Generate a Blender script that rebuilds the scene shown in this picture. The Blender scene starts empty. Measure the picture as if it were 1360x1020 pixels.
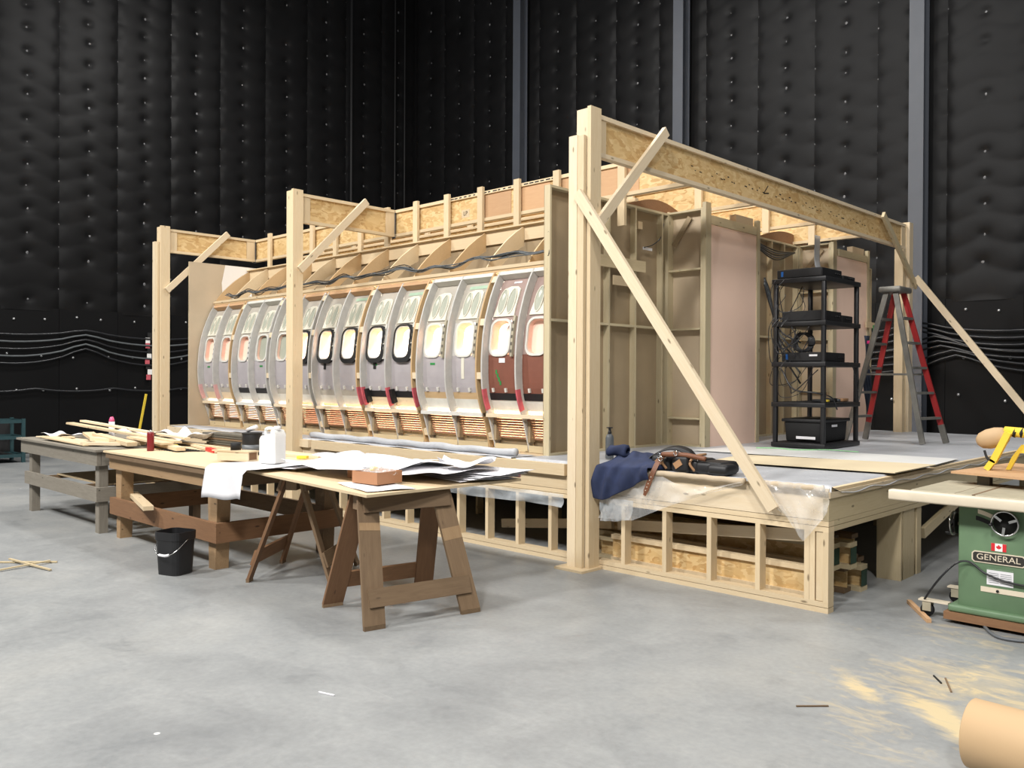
import bpy, bmesh, math, random
import numpy as np
from mathutils import Matrix, Vector
random.seed(7)
PI = math.pi
S = bpy.context.scene
COL = S.collection

# ------------------------------------------------------------------ camera
def make_camera():
    yaw, pitch, roll, fpx = 2.342, -.0056, .005, 1143.7
    f = Vector((math.cos(yaw)*math.cos(pitch), math.sin(yaw)*math.cos(pitch), math.sin(pitch)))
    r = Vector((math.sin(yaw), -math.cos(yaw), 0)); u = r.cross(f)
    r2 = r*math.cos(roll)+u*math.sin(roll); u2 = -r*math.sin(roll)+u*math.cos(roll)
    cd = bpy.data.cameras.new('camera'); co = bpy.data.objects.new('camera', cd); COL.objects.link(co)
    cd.sensor_fit = 'HORIZONTAL'; cd.sensor_width = 36; cd.lens = fpx/1360*36; cd.clip_end = 200
    m = Matrix((r2, u2, -f)).transposed().to_4x4(); m.translation = (2.5592, -5.7637, 1.6058)
    co.matrix_world = m
    S.camera = co
make_camera()

# ------------------------------------------------------------------ world, lights, exposure
w = bpy.data.worlds.new('stage_air'); S.world = w; w.use_nodes = True
w.node_tree.nodes['Background'].inputs[0].default_value = (.92, .96, 1, 1)
w.node_tree.nodes['Background'].inputs[1].default_value = .13
S.view_settings.view_transform = 'Standard'; S.view_settings.look = 'None'
S.view_settings.gamma = 1; S.view_settings.use_curve_mapping = False
S.view_settings.exposure = -.14

def area(name, loc, target, size, watts, col=(1, .975, .94)):
    l = bpy.data.lights.new(name, 'AREA'); l.shape = 'DISK'; l.size = size; l.energy = watts; l.color = col
    o = bpy.data.objects.new(name, l); COL.objects.link(o); o.location = loc
    o.rotation_euler = (Vector(target)-Vector(loc)).to_track_quat('-Z', 'Y').to_euler()
    return o
# overhead stage lamps, a grid of high bays hung under the stage roof
for (x, y, z, tx, ty, p) in [(-11, -8, 10, -9, -1, 900), (-5, -9.5, 10, -4.5, -2, 1150), (1.5, -9.5, 10, -.5, -2, 1100), (6, -8, 10, 1.5, -1, 700),
                             (-11, 2.5, 11.5, -12.5, 3.5, 560), (-5, 2.8, 11.5, -5, 2.8, 420), (3.5, 0, 11.5, 2.5, 0, 260), (-7, 5, 11.5, -7, 4.5, 220), (-.5, 4.5, 11.5, -.5, 4.0, 250)]:
    area('high_bay_lamp', (x, y, z), (tx, ty, 0), 1.3, p)

# ------------------------------------------------------------------ helpers
FR = [Matrix.Identity(4)]
WM = {}
MESH = {}
def link(o, parent=None, W=None):
    COL.objects.link(o)
    W = FR[-1] @ (W if W is not None else Matrix.Identity(4))
    WM[o.name] = W
    if parent is not None:
        o.parent = parent; o.matrix_basis = WM[parent.name].inverted() @ W
    else:
        o.matrix_basis = W
    return o
def mk(name, mesh, mat=None, parent=None, W=None):
    if mat is not None:
        if not mesh.materials: mesh.materials.append(mat)
        elif mesh.materials[0] != mat:
            mesh = mesh.copy(); mesh.materials[0] = mat
    return link(bpy.data.objects.new(name, mesh), parent, W)
def tag(o, label=None, cat=None, group=None, kind=None):
    if label: o['label'] = label
    if cat: o['category'] = cat
    if group: o['group'] = group
    if kind: o['kind'] = kind
    return o
def thing(name, label, cat, loc=(0, 0, 0), rz=0, group=None, kind=None):
    o = bpy.data.objects.new(name, None); o.empty_display_size = .2
    link(o, None, Matrix.Translation(loc) @ Matrix.Rotation(rz, 4, 'Z'))
    return tag(o, label, cat, group, kind)
class frame:
    def __init__(s, loc=(0, 0, 0), rz=0, M=None): s.M = M if M is not None else Matrix.Translation(loc) @ Matrix.Rotation(rz, 4, 'Z')
    def __enter__(s): FR.append(FR[-1] @ s.M)
    def __exit__(s, *a): FR.pop()
def pydata(name, v, f, smooth=False):
    m = bpy.data.meshes.new(name); m.from_pydata([tuple(p) for p in v], [], f); m.update()
    if smooth: m.polygons.foreach_set('use_smooth', [True]*len(m.polygons))
    return m
def poly(name, v, f, mat, parent=None, smooth=False, W=None):
    return mk(name, pydata(name, v, f, smooth), mat, parent, W)
BF = [(0, 1, 3, 2), (4, 6, 7, 5), (0, 4, 5, 1), (2, 3, 7, 6), (0, 2, 6, 4), (1, 5, 7, 3)]
def box_mesh(a, b, c, mat):
    k = (round(a, 4), round(b, 4), round(c, 4), mat.name)
    if k not in MESH:
        v = [(x*a/2, y*b/2, z*c/2) for x in (-1, 1) for y in (-1, 1) for z in (-1, 1)]
        m = pydata('board', v, BF); m.materials.append(mat); MESH[k] = m
    return MESH[k]
RX = {0: Matrix.Identity(4), 1: Matrix.Rotation(PI/2, 4, 'Z'), 2: Matrix.Rotation(-PI/2, 4, 'Y')}
def bx(name, x0, x1, y0, y1, z0, z1, mat, parent=None):
    """axis aligned board, grain (local X) along its longest side"""
    d = (x1-x0, y1-y0, z1-z0); c = ((x0+x1)/2, (y0+y1)/2, (z0+z1)/2)
    ax = max(range(3), key=lambda i: d[i])
    loc = d if ax == 0 else ((d[1], d[0], d[2]) if ax == 1 else (d[2], d[1], d[0]))
    return mk(name, box_mesh(*loc, mat), None, parent, Matrix.Translation(c) @ RX[ax])
def axes(p0, p1, up):
    p0, p1, up = Vector(p0), Vector(p1), Vector(up)
    x = (p1-p0).normalized(); y = up.cross(x).normalized(); z = x.cross(y)
    M = Matrix((x, y, z)).transposed().to_4x4(); M.translation = (p0+p1)/2
    return M, (p1-p0).length
def beam(name, p0, p1, wy, hz, mat, parent=None, up=(0, 0, 1)):
    M, L = axes(p0, p1, up)
    return mk(name, box_mesh(L, wy, hz, mat), None, parent, M)
def bev_box(name, x0, x1, y0, y1, z0, z1, mat, parent=None, r=.01, seg=2, taper=0):
    bm = bmesh.new(); bmesh.ops.create_cube(bm, size=1)
    for v in bm.verts:
        k = 1-(taper if v.co.z < 0 else 0)
        v.co = Vector((v.co.x*(x1-x0)*k, v.co.y*(y1-y0)*k, v.co.z*(z1-z0)))
    bmesh.ops.bevel(bm, geom=bm.edges[:], offset=r, segments=seg, affect='EDGES', profile=.5)
    m = bpy.data.meshes.new(name); bm.to_mesh(m); bm.free()
    m.polygons.foreach_set('use_smooth', [seg > 1]*len(m.polygons))
    return mk(name, m, mat, parent, Matrix.Translation(((x0+x1)/2, (y0+y1)/2, (z0+z1)/2)))
def lathe(name, prof, mat, parent=None, loc=(0, 0, 0), n=20, W=None, smooth=True):
    v = []; f = []
    for r, z in prof:
        for i in range(n):
            a = 2*PI*i/n; v.append((r*math.cos(a), r*math.sin(a), z))
    for k in range(len(prof)-1):
        for i in range(n):
            j = (i+1) % n; f.append((k*n+i, k*n+j, (k+1)*n+j, (k+1)*n+i))
    if prof[0][0] > 1e-5: f.append(tuple(range(n))[::-1])
    if prof[-1][0] > 1e-5: f.append(tuple((len(prof)-1)*n+i for i in range(n)))
    o = poly(name, v, f, mat, parent, smooth, W if W is not None else Matrix.Translation(loc))
    if smooth:
        try:
            for p in o.data.polygons:
                if len(p.vertices) > 4: p.use_smooth = False
        except Exception: pass
    return o
def spline(pts, n=8):
    P = [Vector(p) for p in pts]; P = [2*P[0]-P[1]]+P+[2*P[-1]-P[-2]]; out = []
    for i in range(1, len(P)-2):
        for k in range(n):
            t = k/n; a, b, c, d = P[i-1], P[i], P[i+1], P[i+2]
            out.append(.5*((2*b)+(c-a)*t+(2*a-5*b+4*c-d)*t*t+(3*b-a-3*c+d)*t**3))
    out.append(P[-2]); return out
def tube_geo(pts, r, n=6, closed=False):
    v = []; f = []; m = len(pts); up = Vector((0, 0, 1))
    for i, p in enumerate(pts):
        t = (pts[(i+1) % m]-pts[i-1]) if closed else (pts[min(i+1, m-1)]-pts[max(i-1, 0)])
        t.normalize()
        a = t.cross(up if abs(t.z) < .95 else Vector((1, 0, 0))).normalized(); b = t.cross(a)
        rr = r[i] if isinstance(r, (list, tuple)) else r
        for k in range(n):
            c = 2*PI*k/n; v.append(p+a*math.cos(c)*rr+b*math.sin(c)*rr)
    for i in range(m if closed else m-1):
        for k in range(n):
            j = (i+1) % m; f.append((i*n+k, i*n+(k+1) % n, j*n+(k+1) % n, j*n+k))
    if not closed: f += [tuple(range(n))[::-1], tuple((m-1)*n+k for k in range(n))]
    return v, f
def tube(name, pts, r, mat, parent=None, n=6, sm=8, closed=False):
    P = spline(pts, sm) if sm else [Vector(p) for p in pts]
    v, f = tube_geo(P, r, n, closed)
    return poly(name, v, f, mat, parent, True)
def tubes(name, paths, r, mat, parent=None, n=5, sm=6):
    V = []; F = []
    for pts in paths:
        v, f = tube_geo(spline(pts, sm), r, n); k = len(V); V += v; F += [tuple(i+k for i in q) for q in f]
    return poly(name, V, F, mat, parent, True)
def prism(name, pts, axis, a, b, mat, parent=None, smooth=False):
    """outline pts (2D) extruded along axis from a to b; 2D = the other two axes in order"""
    def P(p, c): return {0: (c, p[0], p[1]), 1: (p[0], c, p[1]), 2: (p[0], p[1], c)}[axis]
    n = len(pts); v = [P(p, a) for p in pts]+[P(p, b) for p in pts]
    f = [tuple(range(n)), tuple(range(2*n-1, n-1, -1))]+[(i, i+n, (i+1) % n+n, (i+1) % n) for i in range(n)]
    m = pydata(name, v, f)
    bm = bmesh.new(); bm.from_mesh(m); bmesh.ops.recalc_face_normals(bm, faces=bm.faces[:]); bm.to_mesh(m); bm.free()
    return mk(name, m, mat, parent)
def grid(name, fn, nu, nv, mat, parent=None, thick=0, smooth=True):
    v = [fn(i/nu, j/nv) for j in range(nv+1) for i in range(nu+1)]
    f = [(j*(nu+1)+i, j*(nu+1)+i+1, (j+1)*(nu+1)+i+1, (j+1)*(nu+1)+i) for j in range(nv) for i in range(nu)]
    o = poly(name, v, f, mat, parent, smooth)
    if thick:
        md = o.modifiers.new('thickness', 'SOLIDIFY'); md.thickness = thick; md.offset = 0
    return o
def text(name, s, size, mat, parent, M, depth=.002):
    c = bpy.data.curves.new(name, 'FONT'); c.body = s; c.size = size; c.extrude = depth; c.align_x = 'CENTER'; c.align_y = 'CENTER'
    t = bpy.data.objects.new(name+'_curve', c); COL.objects.link(t)
    dg = bpy.context.evaluated_depsgraph_get(); m = bpy.data.meshes.new_from_object(t.evaluated_get(dg))
    bpy.data.objects.remove(t); m.materials.clear()
    return mk(name, m, mat, parent, M)
def rnd(a, b): return random.uniform(a, b)

# ------------------------------------------------------------------ materials
def lin(c): return tuple(((x/255+.055)/1.055)**2.4 if x/255 > .04045 else x/255/12.92 for x in c)+(1,)
class NT:
    def __init__(s, name):
        s.m = bpy.data.materials.new(name); s.m.use_nodes = True; s.t = s.m.node_tree; s.b = s.t.nodes['Principled BSDF']
    def n(s, t, **k):
        o = s.t.nodes.new(t)
        for a, b in k.items(): setattr(o, a, b)
        return o
    def l(s, a, b): s.t.links.new(a, b)
    def coord(s, scale=(1, 1, 1), rand=True):
        tc = s.n('ShaderNodeTexCoord'); mp = s.n('ShaderNodeMapping'); mp.inputs['Scale'].default_value = scale
        s.l(tc.outputs['Object'], mp.inputs[0])
        if not rand: return mp.outputs[0]
        oi = s.n('ShaderNodeObjectInfo'); ml = s.n('ShaderNodeMath', operation='MULTIPLY'); ml.inputs[1].default_value = 37.
        s.l(oi.outputs['Random'], ml.inputs[0]); ad = s.n('ShaderNodeVectorMath', operation='ADD')
        s.l(mp.outputs[0], ad.inputs[0]); s.l(ml.outputs[0], ad.inputs[1]); s.rand = oi.outputs['Random']
        return ad.outputs[0]
    def noise(s, vec, scale, detail=3, rough=.5, dist=0):
        o = s.n('ShaderNodeTexNoise'); o.inputs['Scale'].default_value = scale; o.inputs['Detail'].default_value = detail
        o.inputs['Roughness'].default_value = rough; o.inputs['Distortion'].default_value = dist; s.l(vec, o.inputs['Vector']); return o.outputs['Fac']
    def ramp(s, fac, stops):
        o = s.n('ShaderNodeValToRGB'); e = o.color_ramp.elements
        while len(e) < len(stops): e.new(.5)
        for k, (p, c) in zip(e, stops): k.position = p; k.color = c
        s.l(fac, o.inputs[0]); return o.outputs[0]
    def mix(s, fac, a, b, mode='MIX'):
        o = s.n('ShaderNodeMix', data_type='RGBA', blend_type=mode)
        for val, i in ((fac, 0), (a, 6), (b, 7)):
            if hasattr(val, 'is_output'): s.l(val, o.inputs[i])
            else: o.inputs[i].default_value = val
        return o.outputs[2]
    def bump(s, h, st=.3, d=.01):
        o = s.n('ShaderNodeBump'); o.inputs['Strength'].default_value = st; o.inputs['Distance'].default_value = d
        s.l(h, o.inputs['Height']); s.l(o.outputs[0], s.b.inputs['Normal'])
    def out(s, col=None, rough=.6, metal=0, spec=None):
        if col is not None:
            if hasattr(col, 'is_output'): s.l(col, s.b.inputs['Base Color'])
            else: s.b.inputs['Base Color'].default_value = col
        s.b.inputs['Roughness'].default_value = rough; s.b.inputs['Metallic'].default_value = metal
        if spec is not None: s.b.inputs['Specular IOR Level'].default_value = spec
        return s.m
def plain(name, rgb, rough=.6, metal=0, var=.08, scale=9., spec=None):
    k = NT(name); v = k.coord(); c = lin(rgb)
    a = tuple(x*(1-var) for x in c[:3])+(1,); b = tuple(min(1, x*(1+var)) for x in c[:3])+(1,)
    col = k.ramp(k.noise(v, scale, 3), [(.3, a), (.7, b)])
    return k.out(col, rough, metal, spec)
def wood(name, light, dark, rough=.65, knots=True, tone=.16):
    k = NT(name); v = k.coord((.9, 9, 9)); c1, c2 = lin(light), lin(dark)
    g = k.noise(v, 5, 4, .6, 1.2)
    col = k.mix(g, c2, c1)
    if knots:
        v2 = k.coord((3.2, 9, 9)); vo = k.n('ShaderNodeTexVoronoi'); vo.inputs['Scale'].default_value = 1.3; k.l(v2, vo.inputs['Vector'])
        kf = k.ramp(vo.outputs['Distance'], [(.06, (1, 1, 1, 1)), (.13, (0, 0, 0, 1))])
        col = k.mix(kf, col, tuple(x*.42 for x in c2[:3])+(1,))
    br = k.ramp(k.rand, [(0, (1-tone,)*3+(1,)), (1, (1, 1, 1, 1))])
    col = k.mix(1., col, br, 'MULTIPLY')
    k.bump(g, .12, .004)
    return k.out(col, rough)
def osb(name, pal, scale=22):
    k = NT(name); v = k.coord((.7, 1.5, 1.5))
    nz = k.n('ShaderNodeTexNoise'); nz.inputs['Scale'].default_value = 6; k.l(v, nz.inputs['Vector'])
    ad = k.mix(.35, v, nz.outputs['Color'])
    vo = k.n('ShaderNodeTexVoronoi'); vo.inputs['Scale'].default_value = scale; k.l(ad, vo.inputs['Vector'])
    sp = k.n('ShaderNodeSeparateColor'); k.l(vo.outputs['Color'], sp.inputs[0])
    col = k.ramp(sp.outputs[0], [(0, lin(pal[0])), (.35, lin(pal[1])), (.7, lin(pal[2])), (1, lin(pal[3]))])
    k.bump(sp.outputs[1], .25, .004)
    return k.out(col, .6)
PINE = wood('pine_lumber', (225, 207, 174), (209, 183, 143))
PALE = wood('pale_pine_lumber', (231, 215, 188), (217, 194, 157))
GREYPINE = wood('dull_pine_lumber', (208, 192, 158), (186, 167, 130))
PLYW = wood('birch_plywood', (208, 178, 136), (192, 160, 116), knots=False)
PLYPALE = wood('pale_plywood', (222, 202, 168), (208, 184, 146), knots=False)
PLYRED = wood('fir_plywood', (206, 168, 128), (190, 148, 108), knots=False)
OLD = wood('worn_brown_wood', (140, 116, 88), (104, 82, 60), .75, tone=.3)
OLDTAN = wood('worn_tan_wood', (172, 144, 108), (142, 112, 80), .75, tone=.2)
OLDRED = wood('worn_red_brown_wood', (150, 112, 78), (116, 82, 56), .75, tone=.25)
GREYW = wood('weathered_grey_wood', (148, 142, 130), (112, 104, 92), .8, tone=.2)
OSB = osb('osb_web', ((186, 148, 94), (206, 174, 120), (218, 190, 140), (198, 162, 108)))
HARD = plain('hardboard_back', (150, 132, 104), .75, var=.07, scale=3)
HARDT = plain('tan_hardboard', (186, 168, 142), .7, var=.06, scale=3)
FRAMEW = wood('flat_framing_lumber', (204, 192, 162), (186, 170, 134), knots=True)
PRIMER = plain('grey_white_primer', (184, 182, 177), .7, var=.07, scale=14)
PRIMER2 = plain('white_primer', (206, 204, 196), .65, var=.05, scale=14)
LAV = plain('lavender_grey_panel', (164, 158, 160), .6, var=.06, scale=6)
UPPER = plain('warm_grey_panel', (172, 165, 153), .65, var=.07, scale=6)
OVAL = plain('sage_grey_panel', (160, 163, 148), .6, var=.04)
CREAM = plain('cream_moulding', (212, 208, 192), .5, var=.04)
RUST = plain('red_brown_panel', (122, 74, 58), .6, var=.1, scale=5)
MAUVE = plain('mauve_brown_panel', (152, 130, 122), .65, var=.08, scale=5)
PINK = plain('pale_pink_board', (240, 208, 188), .7, var=.025, scale=2)
PEACH = plain('peach_liner', (206, 150, 120), .6, var=.03, scale=2)
REVEAL = plain('salmon_reveal', (230, 190, 172), .6, var=.03)
WHITE = plain('white_painted_board', (232, 228, 222), .6, var=.02, scale=2)
BLACKP = plain('black_plastic', (26, 26, 28), .45, var=.15)
BLACKM = plain('matt_black', (20, 20, 21), .7, var=.15)
CABLE = plain('black_cable', (34, 35, 38), .3, var=.2)
GREYC = plain('grey_cable', (84, 88, 90), .5, var=.15)
STEEL = plain('grey_painted_steel', (70, 74, 82), .5, var=.06, scale=3)
CHROME = plain('bright_steel', (190, 190, 188), .25, 1, var=.05)
ALU = plain('worn_aluminium', (120, 118, 112), .5, .5, var=.25, scale=7)
REDL = plain('red_fibreglass', (150, 32, 34), .45, var=.15, scale=6)
TGREEN = plain('green_tape', (40, 130, 62), .6)
TRED = plain('red_spray_paint', (192, 88, 98), .8, var=.2)
TPINK = plain('pink_marker_tape', (240, 60, 140), .6)
TEAL = plain('teal_painted_steel', (34, 62, 66), .5, var=.12)
SAWG = plain('green_machine_paint', (96, 122, 92), .5, var=.12, scale=5)
IRON = plain('dusty_cast_iron', (168, 160, 138), .55, .0, var=.12, scale=8)
RAIL = plain('pale_dusty_rail', (214, 202, 180), .5, var=.06, scale=6)
YEL = plain('yellow_paint', (236, 206, 70), .45, var=.06)
KRAFT = plain('kraft_paper', (188, 158, 120), .7, var=.03, scale=3)
CARD = plain('tan_card_sheet', (208, 192, 160), .75, var=.04, scale=3)
CARDB = plain('brown_cardboard', (170, 122, 88), .75, var=.05)
PAPER = plain('white_paper', (224, 223, 226), .7, var=.02)
NAVY = plain('navy_cloth', (34, 44, 74), .85, var=.22, scale=12)
LEATHB = plain('black_leather', (28, 28, 30), .5, var=.3)
LEATH = plain('brown_leather', (112, 70, 46), .55, var=.15)
LEATHT = plain('tan_leather', (168, 128, 92), .6, var=.1)
REDC = plain('red_can', (120, 28, 34), .35, var=.05)
REDP = plain('red_plastic', (206, 40, 38), .4)
PINKC = plain('pink_cap', (226, 96, 140), .4)
GREYB = plain('grey_bottle', (92, 96, 100), .45, var=.1)
WPLAS = plain('white_jug_plastic', (222, 222, 219), .4, var=.02)
SILV = plain('silver_bolt', (176, 176, 176), .3, .8)
BLUE = plain('blue_badge', (30, 90, 160), .4)
FLAGR = plain('flag_red', (206, 34, 44), .6, var=.02)
FLAGW = plain('flag_white', (236, 234, 230), .6, var=.02)
PLATEB = plain('name_plate_black', (44, 42, 38), .5, var=.05)
DARKB = plain('dark_stacked_board', (88, 84, 74), .8, var=.15)
RUBBER = plain('black_wall_rubber', (12, 12, 13), .6, var=.2, scale=1.2, spec=.15)
GDARK = plain('dark_green_end', (36, 62, 46), .7, var=.2)
INK = plain('printed_ink', (60, 50, 38), .8, var=.02)
def quilt_mat():
    k = NT('black_quilted_fabric'); v = k.coord((1, 1, 1)); n1 = k.noise(v, 1.3, 4); n2 = k.noise(v, 60, 2)
    col = k.ramp(n1, [(.3, lin((13, 13, 14))), (.62, lin((18, 18, 19))), (.8, lin((23, 22, 22)))])
    k.bump(n2, .18, .004); return k.out(col, .5, spec=.17)
QUILT = quilt_mat()
PINM = plain('grey_pin_glint', (104, 104, 106), .4, var=.3, scale=3)  # colour of the painted tuft glints
def plastic(name, rgb, alpha, rough=.25):
    k = NT(name); k.b.inputs['Base Color'].default_value = lin(rgb); k.b.inputs['Roughness'].default_value = rough
    v = k.coord(); n1 = k.noise(v, 4, 3, .5, 1.)
    a = k.ramp(n1, [(.3, (alpha*.7,)*3+(1,)), (.7, (min(1, alpha*1.4),)*3+(1,))]); k.l(a, k.b.inputs['Alpha'])
    k.bump(n1, .25, .02); return k.m
FILM = plastic('clear_plastic_film', (240, 240, 238), .26, .1)
FILMD = plastic('cloudy_plastic_film', (200, 206, 210), .42, .3)
def deckplastic():
    k = NT('grey_drop_cloth'); v = k.coord((1, 1, 1), False); n1 = k.noise(v, 1.1, 5, .6, .8); n2 = k.noise(v, 9, 4, .6, 1)
    col = k.ramp(n1, [(.3, lin((166, 168, 172))), (.6, lin((184, 186, 190))), (.75, lin((200, 200, 203)))])
    k.bump(n2, .5, .02); return k.out(col, .42)
DECKP = deckplastic()
def floor_mat():
    k = NT('grey_concrete'); v = k.coord((1, 1, 1), False)
    big = k.noise(v, .5, 6, .65, .3); mid = k.noise(v, 2.0, 9, .74, .5); fine = k.noise(v, 26, 4, .6)
    col = k.ramp(big, [(.28, lin((126, 128, 129))), (.5, lin((144, 146, 146))), (.72, lin((160, 160, 157)))])
    col = k.mix(k.ramp(mid, [(.5, (0, 0, 0, 1)), (.7, (.5, .5, .5, 1))]), col, lin((160, 161, 159)))
    col = k.mix(k.ramp(mid, [(.28, (.5, .5, .5, 1)), (.45, (0, 0, 0, 1))]), col, lin((106, 110, 113)))
    col = k.mix(1., col, k.ramp(fine, [(.3, (.86,)*3+(1,)), (.7, (1, 1, 1, 1))]), 'MULTIPLY')
    # white paint specks
    vo = k.n('ShaderNodeTexVoronoi'); vo.inputs['Scale'].default_value = 1.6; k.l(v, vo.inputs['Vector'])
    col = k.mix(k.ramp(vo.outputs['Distance'], [(.016, (.9, .9, .9, 1)), (.026, (0, 0, 0, 1))]), col, lin((225, 225, 222)))
    # scuff lines
    tc2 = k.coord((.25, 9, 1), False); st = k.noise(tc2, 1.4, 5, .7, 2.)
    col = k.mix(k.ramp(st, [(.66, (0, 0, 0, 1)), (.76, (.3, .3, .3, 1))]), col, lin((176, 176, 173)))
    # sawdust swept out from the table saw
    tc = k.n('ShaderNodeTexCoord')
    def blob(cx, cy, rx, ry, rot):
        mp = k.n('ShaderNodeMapping', vector_type='TEXTURE'); mp.inputs['Location'].default_value = (cx, cy, 0)
        mp.inputs['Rotation'].default_value = (0, 0, rot); mp.inputs['Scale'].default_value = (rx, ry, 1)
        k.l(tc.outputs['Object'], mp.inputs[0]); ln = k.n('ShaderNodeVectorMath', operation='LENGTH'); k.l(mp.outputs[0], ln.inputs[0])
        return ln.outputs['Value']
    sw = k.coord((1.2, 3.6, 1), False)
    mp0 = k.n('ShaderNodeMapping'); mp0.inputs['Rotation'].default_value = (0, 0, 1.05); mp0.inputs['Scale'].default_value = (1.6, 3.6, 1)
    k.l(tc.outputs['Object'], mp0.inputs[0]); dn = k.noise(mp0.outputs[0], 2.1, 6, .68, 1.4)
    tot = None
    for (cx, cy, rx, ry, rot, amp) in DUST:
        b = blob(cx, cy, rx, ry, rot)
        mr = k.n('ShaderNodeMapRange'); mr.inputs[1].default_value = .15; mr.inputs[2].default_value = 1.; mr.inputs[3].default_value = amp; mr.inputs[4].default_value = 0
        k.l(b, mr.inputs[0])
        if tot is None: tot = mr.outputs[0]
        else:
            mx = k.n('ShaderNodeMath', operation='MAXIMUM'); k.l(tot, mx.inputs[0]); k.l(mr.outputs[0], mx.inputs[1]); tot = mx.outputs[0]
    sm = k.n('ShaderNodeMath', operation='ADD'); k.l(tot, sm.inputs[0]); k.l(dn, sm.inputs[1])
    fac = k.ramp(sm.outputs[0], [(.70, (0, 0, 0, 1)), (.88, (.42, .42, .42, 1)), (1., (.85, .85, .85, 1))])
    col = k.mix(fac, col, lin((206, 186, 144)))
    rr = k.ramp(mid, [(.3, (.36,)*3+(1,)), (.7, (.52,)*3+(1,))]); k.l(rr, k.b.inputs['Roughness'])
    k.bump(fine, .05, .003)
    k.l(col, k.b.inputs['Base Color']); k.b.inputs['Specular IOR Level'].default_value = .4
    return k.m
DUST = [(1.2, -1.4, .8, .2, 2.35, .56), (.72, -1.25, .5, .13, 2.35, .52), (1.15, -.75, 1.3, .8, .9, .36), (.8, .1, 1.0, .6, .3, .24), (1.5, -1.1, .7, .7, .3, .42), (1.0, -1.7, .9, .5, 2.3, .26)]
CONC = floor_mat()

# ------------------------------------------------------------------ the room
XL, YR, HW = -17.2, 10.45, 13.4
fl = poly('floor', [(XL-.4, -15, 0), (16, -15, 0), (16, YR+.4, 0), (XL-.4, YR+.4, 0), (XL-.4, -15, -.1), (16, -15, -.1), (16, YR+.4, -.1), (XL-.4, YR+.4, -.1)],
     [(0, 1, 2, 3), (7, 6, 5, 4), (0, 4, 5, 1), (1, 5, 6, 2), (2, 6, 7, 3), (3, 7, 4, 0)], CONC)
tag(fl, 'grey concrete stage floor with sawdust near the saw', None, kind='structure')

SW, RH, ZB = 1.22, .47, 3.0      # quilt strip width, tuft row height, bottom of quilting
def quilt_mesh(seed, wavy):
    rs = np.random.RandomState(seed); nx = 20; nz = int((HW-ZB)/.045)
    X = np.linspace(0, SW, nx+1); Z = np.linspace(0, HW-ZB, nz+1)
    xx, zz = np.meshgrid(X, Z)
    tx = []; tz = []
    for r in range(-1, int((HW-ZB)/RH)+2):
        for cx, off in ((0, 0), (SW/2, .5), (SW, 0)):
            if cx == SW/2 and rs.rand() < wavy*.5: continue
            tx.append(cx+rs.uniform(-.03, .03)*(cx == SW/2)); tz.append((r+off)*RH+rs.uniform(-.05, .05))
    d2 = np.full(xx.shape, 9.)
    dim = np.zeros(xx.shape)
    for a, b in zip(tx, tz):
        d = np.sqrt((xx-a)**2+(zz-b)**2); d2 = np.minimum(d2, d)
        dim += .034*np.exp(-(d/.06)**1.6)
    h = .03*(1-np.exp(-(d2/.13)**1.2))-dim
    # horizontal folds sagging between the tufts
    ph = rs.uniform(0, 6.28, 4)
    s = zz/RH+.16*np.sin(2*PI*xx/SW+ph[0])+.08*np.sin(zz*1.1+ph[1])
    h += (.003+.03*wavy)*np.abs(np.sin(PI*s))**.6
    h += .008*np.sin(3.1*xx+1.7*zz+ph[2])*np.sin(2.3*zz-1.9*xx+ph[3])
    edge = np.minimum(xx, SW-xx); h *= np.clip(.35+edge/.12, 0, 1)
    v = np.stack([xx.ravel(), -np.maximum(h.ravel(), -.05), zz.ravel()], 1)
    i = np.arange(nz)[:, None]*(nx+1)+np.arange(nx)[None, :]
    f = np.stack([i, i+1, i+nx+2, i+nx+1], -1).reshape(-1, 4)
    # one joined set of small grey discs painting the glints at the tuft pins
    pv = []; pf_ = []
    for a, b in zip(tx, tz):
        if not (.0 <= b <= HW-ZB) or a > SW-.01: continue
        k = len(pv); r = rs.uniform(.016, .03); pv.append((a, .004, b))
        for q in range(7): pv.append((a+r*math.cos(q*.898), .012, b+r*math.sin(q*.898)*1.3))
        pf_ += [(k, k+1+q, k+1+(q+1) % 7) for q in range(7)]
    pins = bpy.data.meshes.new('pin_glints'); pins.from_pydata(pv, [], pf_); pins.update(); pins.materials.append(PINM)
    m = bpy.data.meshes.new('quilted_strip'); m.from_pydata(v.tolist(), [], f.tolist()); m.update()
    m.polygons.foreach_set('use_smooth', [True]*len(m.polygons)); m.materials.append(QUILT); return m, pins
QM = [quilt_mesh(s, .15) for s in range(4)]
QW = [quilt_mesh(20+s, .42) for s in range(2)]
def wall(name, n, M, label, wavy=()):
    wl = mk(name, box_mesh(n*SW, .1, HW, RUBBER), None, None, M @ Matrix.Translation((n*SW/2, .12, HW/2)))
    tag(wl, label, None, kind='structure')
    for i in range(n):
        q = QW[i % 2] if i in wavy else QM[(i*3) % 4]
        qp = mk('quilted_panel', q[0], None, wl, M @ Matrix.Translation((i*SW, .05, ZB)))
        tag(mk('pin_glints', q[1], None, qp, M @ Matrix.Translation((i*SW, .05, ZB))), kind='stuff')
    for i in range(n):   # smooth rubber skirt sheets with bolt heads
        sk = mk('skirt_sheet', box_mesh(SW-.006, .03+.006*(i % 2), ZB+.06, RUBBER), None, wl, M @ Matrix.Translation(((i+.5)*SW, .04, (ZB+.06)/2)))
        for zc in (2.86, 2.05, 1.32):
            for k in range(2):
                b = bolt_mesh(); mk('bolt_head', b, None, sk, M @ Matrix.Translation(((i+.28+.5*k+rnd(-.1, .1))*SW, .02, zc+rnd(-.06, .06))))
    return wl
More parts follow.
